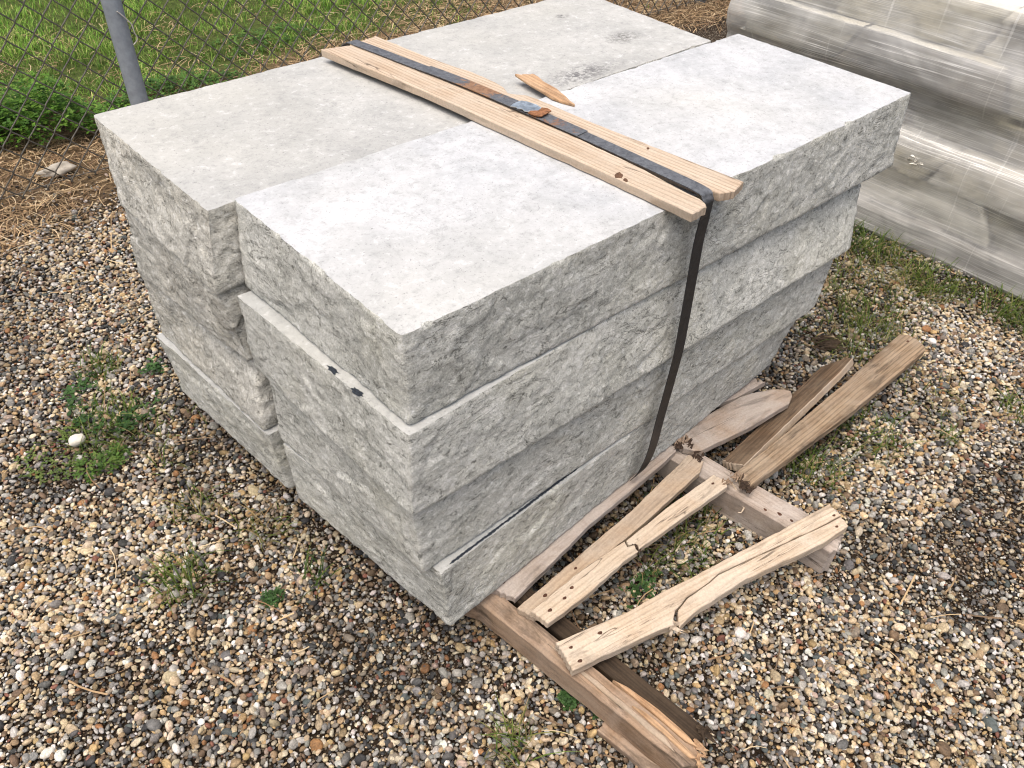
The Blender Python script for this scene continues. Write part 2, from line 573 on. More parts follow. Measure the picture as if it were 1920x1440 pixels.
def slab_mesh(name, top, bot, z0, z1, seed, amp=(0.0060, 0.0020, 0.0016), res=0.0052, rim=0.003, origin=(0, 0, 0)):
    top = np.array(top, float)
    bot = np.array(bot, float)
    pts_t, pts_b, nrm, cd_ = [], [], [], []
    nsides = []
    for k in range(4):
        d = top[(k + 1) % 4] - top[k]
        nn = np.array([d[1], -d[0]])
        nsides.append(nn / np.linalg.norm(nn))
    for k in range(4):
        a, b = top[k], top[(k + 1) % 4]
        c, e = bot[k], bot[(k + 1) % 4]
        Ls = np.linalg.norm(b - a)
        n = max(8, int(Ls / res))
        s = np.arange(n) / n
        pts_t.append(a + (b - a) * s[:, None])
        pts_b.append(c + (e - c) * s[:, None])
        d0 = s * Ls
        d1 = (1 - s) * Ls
        w0 = 0.5 * np.clip(1 - d0 / 0.004, 0, 1)
        w1 = 0.5 * np.clip(1 - d1 / 0.004, 0, 1)
        nn = nsides[k] * (1 - w0 - w1)[:, None] + nsides[k - 1] * w0[:, None] + nsides[(k + 1) % 4] * w1[:, None]
        nrm.append(nn / np.linalg.norm(nn, axis=1)[:, None])
        cd_.append(np.minimum(d0, d1))
    PT, PB, NR, CD = map(np.concatenate, (pts_t, pts_b, nrm, cd_))
    n = len(PT)
    nv = max(6, int((z1 - z0) / res))
    vv = np.linspace(0, 1, nv + 1)
    rows = []
    for v in vv:
        P = PB + (PT - PB) * v
        z = z0 + (z1 - z0) * v
        Q = np.c_[P, np.full(n, z)]
        ft = min(1, (1 - v) * (z1 - z0) / 0.03)
        fb = min(1, v * (z1 - z0) / 0.03)
        a = (0.35 + 0.65 * ft) * (0.55 + 0.45 * fb)
        big = 0.5 * facets(Q, 9.0, seed) + 0.3 * facets(Q, 4.5, seed + 50) + 0.5 * fbm(Q, 6, 2, seed + 3)
        med = 0.75 * facets(Q * np.array([1, 1, 1.5]), 30.0, seed + 9) + 0.5 * fbm(Q, 28, 2, seed + 5)
        sm = fbm(Q * np.array([1, 1, 1.6]), 90, 2, seed + 8)
        off = (amp[0] * big + amp[1] * med) * a + amp[2] * sm * (0.5 + 0.5 * ft)
        chip = np.clip(vnoise(Q, 14, seed + 12), 0, 1)
        off -= (0.0006 + 0.004 * chip) * np.exp(-(CD / 0.006) ** 2)
        if v == 1:
            off -= rim * (0.2 + 1.2 * np.clip(fbm(Q, 35, 2, seed + 20), 0, 1) + 3.0 * (CD > .04) * np.clip(vnoise(Q, 22, seed + 23) - .62, 0, 1) / .38)
        if v == 0:
            off -= 0.004
        Q[:, :2] += NR * off[:, None]
        if 0 < v < 1:
            Q[:, 2] += 0.0012 * vnoise(Q, 60, seed + 30)
        rows.append(Q)
    V = np.concatenate(rows) - np.array(origin)
    i = np.arange(n)
    ii = (i + 1) % n
    F = []
    for r in range(nv):
        F.append(np.c_[r * n + i, r * n + ii, (r + 1) * n + ii, (r + 1) * n + i])
    F = np.concatenate(F).tolist()
    ns = len(F)
    V = np.concatenate([V, V[nv * n:(nv + 1) * n], V[:n]])
    base = (nv + 1) * n
    F.append(list(range(base, base + n)))
    F.append(list(range(base + 2 * n - 1, base + n - 1, -1)))
    sm_ = [True] * ns + [False, False]
    mi = [0] * ns + [1, 1]
    return mesh_np(name, V, F, sm_, mi)

def slab(name, top, bot, z0, z1, seed, label, mats, group, **kw):
    org = (bot[0][0], bot[0][1], z0)
    me = slab_mesh(name, top, bot, z0, z1, seed, origin=org, **kw)
    o = new_obj(name, me, list(mats), None, Matrix.Translation(org))
    return tag(o, label, 'stone slab', group, 'thing')

zt = [H, H - T, H - 2 * T, H - 3 * T, H - 4 * T]
GS = 'limestone slabs stacked on the broken pallet'
e_ = 0.0012
F1 = slab('limestone_slab', [(0, 0), (1.515, -.006), (1.522, .518), (.002, .525)],
          [(-.004, -.010), (1.490, -.034), (1.495, .50), (-.018, .505)], zt[1] + e_, zt[0], 3,
          'top limestone slab of the front column, pale sawn face, near corner toward viewer', (M_SPLIT, M_SAWN), GS)
F2 = slab('limestone_slab', [(-.016, -.025), (1.425, .010), (1.425, .485), (-.046, .495)],
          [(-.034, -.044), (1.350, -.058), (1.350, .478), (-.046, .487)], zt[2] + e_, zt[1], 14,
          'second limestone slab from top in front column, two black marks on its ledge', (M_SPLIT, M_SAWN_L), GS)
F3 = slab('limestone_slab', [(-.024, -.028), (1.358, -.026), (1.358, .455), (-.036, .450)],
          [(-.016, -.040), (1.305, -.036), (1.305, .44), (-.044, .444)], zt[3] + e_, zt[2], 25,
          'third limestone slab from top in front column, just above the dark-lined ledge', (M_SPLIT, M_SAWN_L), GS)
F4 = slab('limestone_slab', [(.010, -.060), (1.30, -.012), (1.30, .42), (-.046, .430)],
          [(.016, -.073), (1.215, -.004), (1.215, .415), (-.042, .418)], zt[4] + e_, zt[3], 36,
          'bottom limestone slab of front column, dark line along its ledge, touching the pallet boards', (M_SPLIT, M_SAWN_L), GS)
ra = (0.011, 0.0028, 0.0018)
M_SAWN_R = stone_sawn('sawn_limestone_dusty', (0.335, 0.343, 0.335), (0.465, 0.47, 0.455),
                      [(1.06, .075, .15, .06, .85, (0.11, 0.11, 0.115)), (1.34, .20, .08, .05, .8, (0.12, 0.12, 0.115)),
                       (1.33, .43, .03, .02, .9, (0.12, 0.12, 0.12))])
R1 = slab('limestone_slab', [(-.049, .532), (1.444, .546), (1.475, 1.085), (-.054, 1.07)],
          [(-.078, .515), (1.42, .54), (1.45, 1.05), (-.084, .955)], zt[1] + e_, zt[0] - .012, 47,
          'top limestone slab of the rear column, nearest the chain link fence', (M_SPLIT_W, M_SAWN_R), GS, amp=ra)
R2 = slab('limestone_slab', [(-.066, .530), (1.4, .52), (1.4, 1.0), (-.081, .950)],
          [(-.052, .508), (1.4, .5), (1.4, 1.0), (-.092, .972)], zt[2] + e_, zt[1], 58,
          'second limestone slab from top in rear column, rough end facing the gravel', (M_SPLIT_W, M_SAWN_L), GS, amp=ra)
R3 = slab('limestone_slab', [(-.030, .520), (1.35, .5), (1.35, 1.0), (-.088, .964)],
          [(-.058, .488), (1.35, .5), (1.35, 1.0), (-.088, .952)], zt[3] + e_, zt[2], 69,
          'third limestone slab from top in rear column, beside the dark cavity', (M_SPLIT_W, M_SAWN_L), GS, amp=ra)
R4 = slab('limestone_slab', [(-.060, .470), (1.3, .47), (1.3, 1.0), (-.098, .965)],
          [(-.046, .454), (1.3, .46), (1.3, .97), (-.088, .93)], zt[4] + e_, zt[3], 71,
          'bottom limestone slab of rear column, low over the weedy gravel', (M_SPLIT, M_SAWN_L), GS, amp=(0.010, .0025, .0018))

def patch(name, pts, z, mat, part, th=0.0006):
    pts = [(x, y) for x, y in pts]
    n = len(pts)
    cx = sum(p[0] for p in pts) / n
    cy = sum(p[1] for p in pts) / n
    V = [(x - cx, y - cy, 0) for x, y in pts] + [(x - cx, y - cy, th) for x, y in pts]
    F = [list(range(n, 2 * n))] + [[i, (i + 1) % n, n + (i + 1) % n, n + i] for i in range(n)]
    me = mesh_np(name, V, F)
    return child_of(part, me, name, mat, Matrix.Translation((cx, cy, z)))

def streak(p0, p1, w, seed, n=60, jit=0.4):
    r = random.Random(seed)
    a, b = Vector(p0), Vector(p1)
    d = (b - a).normalized()
    nn = Vector((-d.y, d.x))
    up, dn = [], []
    for i in range(n + 1):
        q = a.lerp(b, i / n)
        taper = min(1, i / 4 + .15, (n - i) / 4 + .15)
        up.append(q + nn * w * taper * (0.5 + jit * (r.random() - .5)))
        dn.append(q - nn * w * taper * (0.5 + jit * (r.random() - .5)))
    return [(p.x, p.y) for p in dn] + [(p.x, p.y) for p in reversed(up)]

patch('marker_line', streak((.034, -.0535), (.42, -.0335), .0048, 4, 140, 0.5), zt[3] + .0008, M_PAINTMARK, F4)
for k, (x, y) in enumerate(((-.022, .190), (-.021, .115))):
    r = random.Random(k + 50)
    pts = []
    for i in range(18):
        a = i / 18 * math.tau
        rad = 1 + r.uniform(-.35, .35)
        pts.append((x + .0055 * rad * math.cos(a), y + .013 * rad * math.sin(a)))
    patch('paint_mark', pts, zt[1] + .0005, M_PAINTMARK, F2)

# ------------------------------------------------------------------ planks
def resample(poly, step, jit, tear, rnd, axis_dir=(1, 0)):
    out = []
    n = len(poly)
    for i in range(n):
        a = Vector(poly[i])
        b = Vector(poly[(i + 1) % n])
        d = b - a
        L = d.length
        if L < 1e-6: continue
        dn = d / L
        nn = Vector((dn.y, -dn.x))
        across = abs(dn.x) < 0.55
        st = 0.0045 if across and tear > 0 else step
        m = max(1, int(L / st))
        for k in range(m):
            q = a + d * (k / m)
            if across and tear > 0:
                q = q + Vector((rnd.uniform(-tear, tear * .4), 0)) * (1 if nn.x > 0 else -1)
            elif k:
                q = q + nn * rnd.gauss(0, jit)
            out.append((q.x, q.y))
    return out

def plank(name, poly, z0, z1, th, mat, parent, axis, seed=0, tear=0.004, jit=0.0006, roll=0.0, step=0.02, sag=0.0, side=None):
    """board from a plan outline; axis = its two end points in plan; z0, z1 = height of the upper face at the ends"""
    rnd = random.Random(seed)
    A = Vector((*axis[0], z0))
    B = Vector((*axis[1], z1))
    ex = (B - A).normalized()
    ey = Vector((0, 0, 1)).cross(ex).normalized()
    ez = ex.cross(ey)
    L = (B - A).length
    M = Matrix.Identity(4)
    for r in range(3):
        M[r][0], M[r][1], M[r][2], M[r][3] = ex[r], ey[r], ez[r], A[r]
    if roll:
        M = M @ Matrix.Rotation(roll, 4, 'X')
    e2 = Vector((ex.x, ex.y)).normalized()
    n2 = Vector((-e2.y, e2.x))
    k = L / (Vector(axis[1]) - Vector(axis[0])).length
    loc = [((Vector(p) - Vector(axis[0])).dot(e2) * k, (Vector(p) - Vector(axis[0])).dot(n2)) for p in poly]
    area = sum(loc[i][0] * loc[(i + 1) % len(loc)][1] - loc[(i + 1) % len(loc)][0] * loc[i][1] for i in range(len(loc)))
    if area < 0: loc.reverse()
    ring = resample(loc, step, jit, tear, rnd)
    n = len(ring)
    cx = sum(p[0] for p in ring) / n
    cy = sum(p[1] for p in ring) / n
    def zs(x): return -sag * 4 * (x / L) * (1 - x / L)
    bev = 0.0016
    lv = [(-th, bev, 0), (-th + bev, 0, 1), (-bev, 0, 1), (0, bev, 0)]
    V = []
    for z, ins, _ in lv:
        for i, (x, y) in enumerate(ring):
            px, py = ring[i - 1]
            qx, qy = ring[(i + 1) % n]
            dx, dy = qx - px, qy - py
            l = math.hypot(dx, dy) or 1
            tj = 0
            V.append((x - dy / l * ins, y + dx / l * ins, z + zs(x) + tj))
    F = []
    for r in range(3):
        for i in range(n):
            j = (i + 1) % n
            F.append((r * n + i, r * n + j, (r + 1) * n + j, (r + 1) * n + i))
    F.append(tuple(range(3 * n, 4 * n)))
    F.append(tuple(range(n - 1, -1, -1)))
    me = mesh_np(name, V, F, False, [1 if side else 0] * (3 * n) + [0, 0])
    o = new_obj(name, me, [mat, side] if side else mat, parent, M)
    o['_M'] = [c for row in M for c in row]
    return o

def getM(o):
    f = list(o['_M'])
    return Matrix([f[i * 4:i * 4 + 4] for i in range(4)])

def disc_mesh(name, r=0.004, h=0.0022, seg=9, squash=1.0, seed=0):
    rnd = random.Random(seed)
    V, F = [], []
    rr = [r * (1 + rnd.uniform(-.2, .2)) for _ in range(seg)]
    for z, s in ((-0.002, 1.0), (h * .6, 1.0), (h, 0.7)):
        for i in range(seg):
            a = i / seg * math.tau
            V.append((rr[i] * s * math.cos(a), rr[i] * s * squash * math.sin(a), z))
    for k in range(2):
        for i in range(seg):
            j = (i + 1) % seg
            F.append((k * seg + i, k * seg + j, (k + 1) * seg + j, (k + 1) * seg + i))
    F.append(tuple(range(2 * seg, 3 * seg)))
    return mesh_np(name, V, F, False)
NAIL_ME = disc_mesh('nail_head', 0.0042, 0.0016, 9, 0.8, 3)

def nail_on(plank_o, x, y, z=0.0, s=1.0, top=None):
    """a nail head on a board, at a plan position"""
    M = getM(plank_o)
    inv = M.inverted()
    # drop onto the board's upper face
    n = M.to_3x3() @ Vector((0, 0, 1))
    o = M.translation
    zt_ = o.z - (n.x * (x - o.x) + n.y * (y - o.y)) / n.z
    me = NAIL_ME
    W = Matrix.Translation((x, y, zt_)) @ M.to_3x3().normalized().to_4x4() @ Matrix.Diagonal((s * 1.3, s, 1, 1))
    c = child_of(plank_o, me, 'nail', M_NAIL, W)
    return c

# ---- pallet
PAL = empty('wooden_pallet', (0.5, 0.2, 0.0))
tag(PAL, 'broken wooden pallet with splintered boards sticking out from under the slabs', 'pallet')

def box_poly(p0, p1, w):
    a, b = Vector(p0), Vector(p1)
    d = (b - a).normalized()
    n = Vector((-d.y, d.x)) * w / 2
    return [tuple(a - n), tuple(b - n), tuple(b + n), tuple(a + n)]

def bar(name, p0, p1, w, zt0, zt1, th, mat, parent, seed=0, tear=0.003, **kw):
    return plank(name, box_poly(p0, p1, w), zt0, zt1, th, mat, parent, (p0, p1), seed, tear, **kw)

ST = 0.0865          # top of the stringers
S1 = plank('stringer', [(.085, .62), (.085, -.02 + .0), (.107, -.06), (.168, -.556), (.186, -.573), (.206, -.56), (.213, -.55), (.152, -.05), (.13, .62)],
           ST, ST, .066, W_STR, PAL, ((.107, .62), (.19, -.56)), 1, 0.003)
S1b = plank('stringer', [(.158, .3), (.166, -.05), (.222, -.535), (.238, -.548), (.262, -.535), (.21, -.05), (.2, .3)],
            ST - .004, ST - .010, .062, W_DARK, PAL, ((.18, .3), (.245, -.54)), 2, 0.006)
S2 = plank('stringer', [(.70, .62), (.735, -.02), (.793, -.468), (.812, -.476), (.866, -.462), (.805, -.02), (.765, .62)],
           ST, ST, .082, W_GREY, PAL, ((.735, .62), (.83, -.47)), 3, 0.004)
bar('stringer', (.62, .98), (.60, .62), .045, ST, ST, .085, W_STR, PAL, 4)
bar('stringer', (1.16, .98), (1.18, .08), .05, ST, ST, .085, W_GREY, PAL, 5)
bar('stringer', (0.06, .98), (.07, .64), .05, ST, ST, .085, W_STR, PAL, 6)
# splintered fresh wood on the end of the front stringer
plank('splinter', [(.192, -.36), (.200, -.45), (.205, -.53), (.213, -.552), (.217, -.53), (.214, -.46), (.203, -.39)], ST + .006, ST + .006, .02, W_ORANGE, PAL,
      ((.195, -.36), (.214, -.55)), 7, .006)
plank('splinter', [(.181, -.42), (.187, -.49), (.188, -.555), (.198, -.565), (.197, -.49), (.190, -.44)], ST + .005, ST + .004, .016, W_ORANGE, PAL,
      ((.183, -.42), (.195, -.56)), 8, .006)
plank('splinter', [(.150, -.22), (.160, -.36), (.176, -.53), (.184, -.50), (.168, -.34)], ST + .0035, ST + .0035, .012, W_TAN, PAL,
      ((.152, -.22), (.178, -.53)), 9, .004)
# ground runners below the stringers
bar('runner_board', (.168, -.385), (.192, -.565), .085, .021, .021, .019, W_STR, PAL, 10, .004)
bar('runner_board', (.05, .78), (1.2, .80), .09, .0, .0, .0185, W_STR, PAL, 12)
DT = ST + .019       # top of the deck boards
B1 = plank('deck_board', [(.128, -.028), (.143, -.062), (.162, -.106), (.30, -.088), (.42, -.070), (.60, -.060), (.70, -.054), (.757, -.047), (.772, -.035), (.76, -.018), (.70, .01), (.5, .03), (.12, .02)],
           DT - .001, DT - .001, .0185, W_GREY, PAL, ((.13, -.05), (.77, -.03)), 20, .004)
B2 = plank('deck_board', [(.148, -.126), (.163, -.166), (.327, -.156), (.509, -.149), (.743, -.133), (.781, -.116), (.768, -.077), (.519, -.106), (.301, -.117)],
           DT, DT + .002, .019, W_TAN, PAL, ((.155, -.145), (.775, -.1)), 21, .003)
B3a = plank('deck_board', [(.156, -.160), (.164, -.203), (.275, -.204), (.40, -.194), (.446, -.196), (.452, -.178), (.436, -.172), (.442, -.158), (.328, -.152)],
            DT + .022, DT + .008, .018, W_PALE, PAL, ((.16, -.182), (.45, -.178)), 22, .002)
B3b = plank('deck_board', [(.448, -.159), (.442, -.170), (.458, -.177), (.452, -.193), (.634, -.200), (.755, -.206), (.768, -.196), (.760, -.160), (.587, -.155)],
            DT + .0075, DT + .004, .018, W_PALE, PAL, ((.45, -.176), (.762, -.182)), 23, .003)
# the large pale board, split lengthwise by a crack
B4a = plank('deck_board', [(.150, -.240), (.142, -.272), (.133, -.305), (.259, -.338), (.330, -.356), (.360, -.368), (.372, -.357), (.390, -.347), (.432, -.342), (.500, -.349), (.531, -.3485), (.60, -.366), (.70, -.391), (.82, -.4215), (.882, -.434), (.892, -.397), (.633, -.348), (.453, -.312), (.40, -.300), (.313, -.286), (.215, -.258)],
            DT + .014, DT + .010, .022, W_PALE, PAL, ((.145, -.275), (.887, -.42)), 24, .003)
B4b = plank('deck_board', [(.366, -.378), (.379, -.362), (.395, -.3505), (.433, -.3445), (.500, -.351), (.530, -.3505), (.60, -.368), (.70, -.393), (.82, -.4235), (.881, -.436), (.870, -.462), (.783, -.452), (.569, -.396), (.42, -.376)],
            DT + .011, DT + .009, .024, W_PALE, PAL, ((.38, -.362), (.874, -.45)), 25, .003)
B8 = plank('deck_board', [(.90, .05), (.93, .01), (1.042, -.021), (1.168, -.031), (1.15, -.015), (1.158, .0), (1.148, .021), (1.12, .05)],
           DT - .001, DT - .012, .018, W_GREY, PAL, ((.92, .0), (1.16, -.01)), 26, .008)
bar('deck_board', (.05, .18), (1.2, .16), .11, DT - .001, DT - .001, .0185, W_GREY, PAL, 27)
bar('deck_board', (.05, .42), (1.2, .42), .10, DT - .001, DT - .001, .0185, W_TAN, PAL, 28)
bar('deck_board', (.03, .66), (1.2, .66), .10, DT - .001, DT - .001, .0185, W_GREY, PAL, 29)
bar('deck_board', (.03, .90), (1.2, .90), .10, DT - .001, DT - .001, .0185, W_TAN, PAL, 30)
for b, x, y in ((B1, .17, -.06), (B1, .215, -.045), (B2, .215, -.142), (B2, .312, -.135), (B3a, .188, -.183), (B3a, .232, -.181), (B3b, .735, -.178),
                (B4a, .232, -.283), (B4a, .165, -.268), (B4a, .158, -.300), (B4b, .845, -.446), (B4a, .868, -.424), (B3a, .262, -.172), (S2, .80, -.33), (S2, .805, -.36), (S2, .785, -.30)):
    nail_on(b, x, y, s=random.uniform(.8, 1.25))
# lumps of torn, rotten wood where boards broke over the far stringer
def lump(name, loc, r, seed, mat, parent=None, squash=0.6, sub=2, label=None, cat=None, amp=.35):
    bm = bmesh.new()
    bmesh.ops.create_icosphere(bm, subdivisions=sub, radius=1.0)
    P = np.array([v.co[:] for v in bm.verts])
    d = 1 + amp * fbm(P + seed * 3.1, 1.6, 3, seed)
    for v, k in zip(bm.verts, d):
        v.co = Vector((v.co.x * k * r[0], v.co.y * k * r[1], v.co.z * k * r[2]))
    me = bpy.data.meshes.new(name)
    bm.to_mesh(me)
    bm.free()
    me.polygons.foreach_set('use_smooth', [True] * len(me.polygons))
    o = new_obj(name, me, mat, parent, Matrix.Translation(loc))
    if label: tag(o, label, cat)
    return o
def shards(name, loc, n, length, spread, az, mat, parent=None, seed=0, zup=.5):
    r = random.Random(seed)
    V, F = [], []
    for _ in range(n):
        a = az + r.gauss(0, .5)
        d = Vector((math.cos(a), math.sin(a), r.uniform(-.2, zup))).normalized()
        L = length * r.uniform(.35, 1.2)
        w = r.uniform(.0012, .0035)
        c = Vector((r.gauss(0, spread), r.gauss(0, spread), r.uniform(0, spread * .8)))
        u = d.orthogonal().normalized()
        v = d.cross(u)
        b = len(V)
        for q, k in ((0, 1.0), (.55, .8)):
            for (su, sv) in ((-1, -.5), (1, -.5), (1, .5), (-1, .5)):
                V.append(tuple(c + d * L * (q - .4) + (u * su + v * sv) * w * k))
        V.append(tuple(c + d * L * .6))
        F += [(b + 3, b + 2, b + 1, b)]
        for k in range(4):
            m = (k + 1) % 4
            F += [(b + k, b + m, b + 4 + m, b + 4 + k), (b + 4 + k, b + 4 + m, b + 8)]
    me = mesh_np(name, V, F, False)
    return new_obj(name, me, mat, parent, Matrix.Translation(loc))
for k, (x, y, sp_, az) in enumerate(((.788, -.036, .008, .3), (.80, -.050, .006, .2), (.772, -.042, .005, 2.0), (.802, -.20, .008, .1), (.797, -.228, .007, .1), (.79, -.244, .005, -.3), (.766, -.196, .005, 3.0), (.452, -.186, .006, .2), (.778, -.10, .006, .2))):
    shards('torn_fibre', (x, y, DT + .001), 16, .022, sp_, az, M_BARK if k % 3 else W_STR, PAL, 80 + k)
for k, (x, y, az) in enumerate(((.215, -.555, -1.4), (.196, -.566, -1.4), (.252, -.545, -1.3), (.362, -.372, -.6))):
    shards('torn_fibre', (x, y, ST - .006 if k < 3 else DT + .006), 12, .03, .006, az, W_ORANGE if k < 2 else (W_DARK if k == 2 else W_PALE), PAL, 180 + k, .15)

# loose planks beyond the far stringer
P5 = plank('loose_plank', [(.781, -.006), (.86, -.012), (.927, -.018), (1.0, -.024), (1.048, -.030), (1.10, -.046), (1.143, -.066), (1.165, -.085), (1.178, -.103), (1.163, -.118), (1.131, -.130), (.962, -.116), (.797, -.088), (.774, -.056)],
           DT + .003, DT - .002, .019, W_PINK, None, ((.775, -.05), (1.175, -.10)), 31, .003)
tag(P5, 'pinkish grey plank with a blunt rounded tip, against the bottom slab', 'plank')
W_DKBR = wood('dark_weathered_board', (0.20, 0.135, 0.085), (0.09, 0.058, 0.035), (0.25, 0.20, 0.15), 0.35, 0.5, 0.8, 0.9, 95)
P6 = plank('loose_plank', [(.850, -.190), (1.10, -.168), (1.38, -.143), (1.478, -.128), (1.470, -.108), (1.395, -.072), (1.15, -.095), (.90, -.120), (.846, -.125)], .086, .068, .022, W_DKBR, None, ((.85, -.158), (1.47, -.105)), 32, .005, roll=math.radians(-26), side=W_TAN)
tag(P6, 'dark weathered plank tilted on its edge between two other loose planks', 'plank')
P7 = plank('loose_plank', [(.814, -.192), (.80, -.215), (.797, -.243), (1.25, -.252), (1.45, -.248), (1.705, -.240), (1.722, -.232), (1.737, -.195), (1.738, -.168), (1.715, -.150), (1.35, -.172), (1.18, -.180), (1.0, -.188)],
           DT + .006, .060, .024, W_BROWN, None, ((.80, -.217), (1.735, -.195)), 33, .004)
tag(P7, 'long brown grained plank pointing out across the gravel from the pallet', 'plank')
nail_on(P7, 1.70, -.185, s=1.1)
WSC = shards('wood_scrap', (1.56, -.01, .012), 60, .07, .016, 2.4, W_DARK, None, 99, .25)
tag(WSC, 'crumbling dark scrap of wood on gravel behind the tilted plank', 'wood scrap')

# a peeled sliver curling from the stringer
def tube(name, pts, r, mat, parent=None, seg=6, closed=False, loc=None):
    P = [Vector(p) for p in pts]
    loc = Vector(loc) if loc is not None else P[0].copy()
    V, F = [], []
    prev = None
    for i, p in enumerate(P):
        d = (P[min(i + 1, len(P) - 1)] - P[max(i - 1, 0)]).normalized()
        if prev is None:
            u = d.orthogonal().normalized()
        else:
            u = (prev - d * prev.dot(d)).normalized()
        prev = u
        w = d.cross(u)
        rr = r[i] if hasattr(r, '__len__') else r
        for k in range(seg):
            a = k / seg * math.tau
            V.append(p - loc + (u * math.cos(a) + w * math.sin(a)) * rr)
    for i in range(len(P) - 1):
        for k in range(seg):
            j = (k + 1) % seg
            F.append((i * seg + k, i * seg + j, (i + 1) * seg + j, (i + 1) * seg + k))
    F.append(tuple(range(seg - 1, -1, -1)))
    F.append(tuple(range((len(P) - 1) * seg, len(P) * seg)))
    me = mesh_np(name, [tuple(v) for v in V], F, True)
    return new_obj(name, me, mat, parent, Matrix.Translation(loc)) if mat else me
tube('sliver', [(.79, -.20, .088), (.782, -.222, .083), (.774, -.243, .075), (.765, -.258, .068), (.748, -.262, .068), (.738, -.258, .075)],
     [.003, .0032, .003, .0028, .002, .001], W_PALE, PAL, 5)

# ------------------------------------------------------------------ boards and strap on top of the stack
TB1 = plank('packing_board', [(.508, 1.043), (.519, .944), (.530, .86), (.553, .675), (.575, .338), (.590, .117), (.597, -.062), (.612, -.064), (.630, -.059), (.638, -.061), (.646, -.052), (.652, -.035), (.652, .02), (.658, .106), (.655, .30), (.648, .50), (.635, .66), (.612, .86), (.604, 1.018)],
            H + .020, H + .020, .0185, W_TOP, None, ((.555, 1.03), (.628, -.06)), 41, .0025)
tag(TB1, 'pine packing board under strap on the side nearer the viewer, knot on its edge', 'board', 'packing boards on the stack')
TB2 = plank('packing_board', [(.612, 1.034), (.672, 1.045), (.686, .861), (.704, .74), (.714, .701), (.716, .62), (.712, .585), (.697, .553), (.705, .540), (.722, .52), (.728, .488), (.735, .337), (.753, .15), (.773, -.045), (.752, -.052), (.730, -.058), (.712, -.050), (.700, -.045), (.692, -.022), (.684, .05), (.678, .106), (.672, .30), (.663, .50), (.65, .66), (.628, .86)],
            H + .0195, H + .0195, .018, W_TOP, None, ((.642, 1.03), (.735, -.05)), 42, .0025)
tag(TB2, 'pine packing board on the far side of the strap, its edge broken midway', 'board', 'packing boards on the stack')
M_KNOT = simple('pine_knot', (0.11, 0.06, 0.035), 0.85, 0, 120, 0.5, 0.6)
def knot(b, x, y, s):
    M = getM(b)
    child_of(b, disc_mesh('knot', 0.006 * s, 0.0008, 11, 0.6, int(x * 999)), 'knot', M_KNOT, Matrix.Translation((x, y, M.translation.z + .0001)) @ Matrix.Rotation(random.random(), 4, 'Z'))
knot(TB1, .601, .122, 2.0)
knot(TB1, .596, .10, 1.2)
knot(TB2, .735, .165, .8)
plank('splinter', [(.699, -.048), (.706, -.066), (.711, -.064), (.704, -.044)], H + .016, H + .004, .004, W_TOP, TB2, ((.70, -.045), (.709, -.066)), 44, .001)
plank('packing_scrap', [(.600, -.05), (.602, -.066), (.634, -.064), (.634, -.05)], H + .0008, H + .0008, .012, W_TAN, TB1, ((.600, -.058), (.634, -.058)), 45, .002)
SP = plank('wood_splinter', [(.803, .648), (.812, .636), (.824, .634), (.841, .622), (.838, .60), (.829, .574), (.825, .524), (.812, .48), (.796, .436), (.785, .470), (.781, .495), (.788, .55), (.794, .60)],
           H + .011, H + .007, .007, W_ORANGE, None, ((.81, .64), (.797, .437)), 46, .004)
tag(SP, 'orange-brown splinter of wood lying loose on top of the slabs', 'splinter')

def ribbon(name, path, wdirs, w, th, mat, parent=None):
    P = [Vector(p) for p in path]
    V, F = [], []
    for i, p in enumerate(P):
        d = (P[min(i + 1, len(P) - 1)] - P[max(i - 1, 0)]).normalized()
        wd = Vector(wdirs[i])
        wd = (wd - d * wd.dot(d)).normalized()
        n = d.cross(wd)
        for s, q in ((-1, -1), (1, -1), (1, 1), (-1, 1)):
            V.append(p + wd * (w / 2 * s) + n * (th / 2 * q))
    for i in range(len(P) - 1):
        for k in range(4):
            j = (k + 1) % 4
            F.append((i * 4 + k, i * 4 + j, i * 4 + 4 + j, i * 4 + 4 + k))
    F.append((3, 2, 1, 0))
    b = (len(P) - 1) * 4
    F.append((b, b + 1, b + 2, b + 3))
    me = mesh_np(name, [tuple(v) for v in V], F, False)
    return new_obj(name, me, mat, parent)

def catmull(pts, n=8):
    P = [Vector(p) for p in pts]
    out = []
    for i in range(len(P) - 1):
        p0, p1, p2, p3 = P[max(i - 1, 0)], P[i], P[i + 1], P[min(i + 2, len(P) - 1)]
        for k in range(n):
            t = k / n
            out.append(0.5 * ((2 * p1) + (-p0 + p2) * t + (2 * p0 - 5 * p1 + 4 * p2 - p3) * t * t + (-p0 + 3 * p1 - 3 * p2 + p3) * t ** 3))
    out.append(P[-1])
    return out

ztop = H + .0225
path = catmull([(.605, 1.105, .25), (.603, 1.11, .60), (.601, 1.105, .775), (.600, 1.06, H + .012), (.600, 1.01, ztop), (.622, .83, ztop + .001), (.645, .645, ztop + .002), (.660, .45, ztop + .001),
                (.672, .26, ztop), (.677, .08, ztop), (.679, -.014, ztop - .001), (.677, -.034, ztop - .009), (.672, -.041, H - .006), (.663, -.044, .745), (.655, -.052, .66), (.646, -.061, .567),
                (.639, -.067, .49), (.632, -.067, .40), (.626, -.066, .32), (.619, -.065, .215), (.606, -.060, .155), (.598, -.045, .115)])
wd = []
for p in path:
    wd.append((1, 0.05, 0) if p.z > H - .02 else (1, 0, 0.10))
STRAP = ribbon('strapping_band', path, wd, .0315, .0016, M_STRAP)
tag(STRAP, 'black strapping band over the boards and down the face of the stack', 'strap')
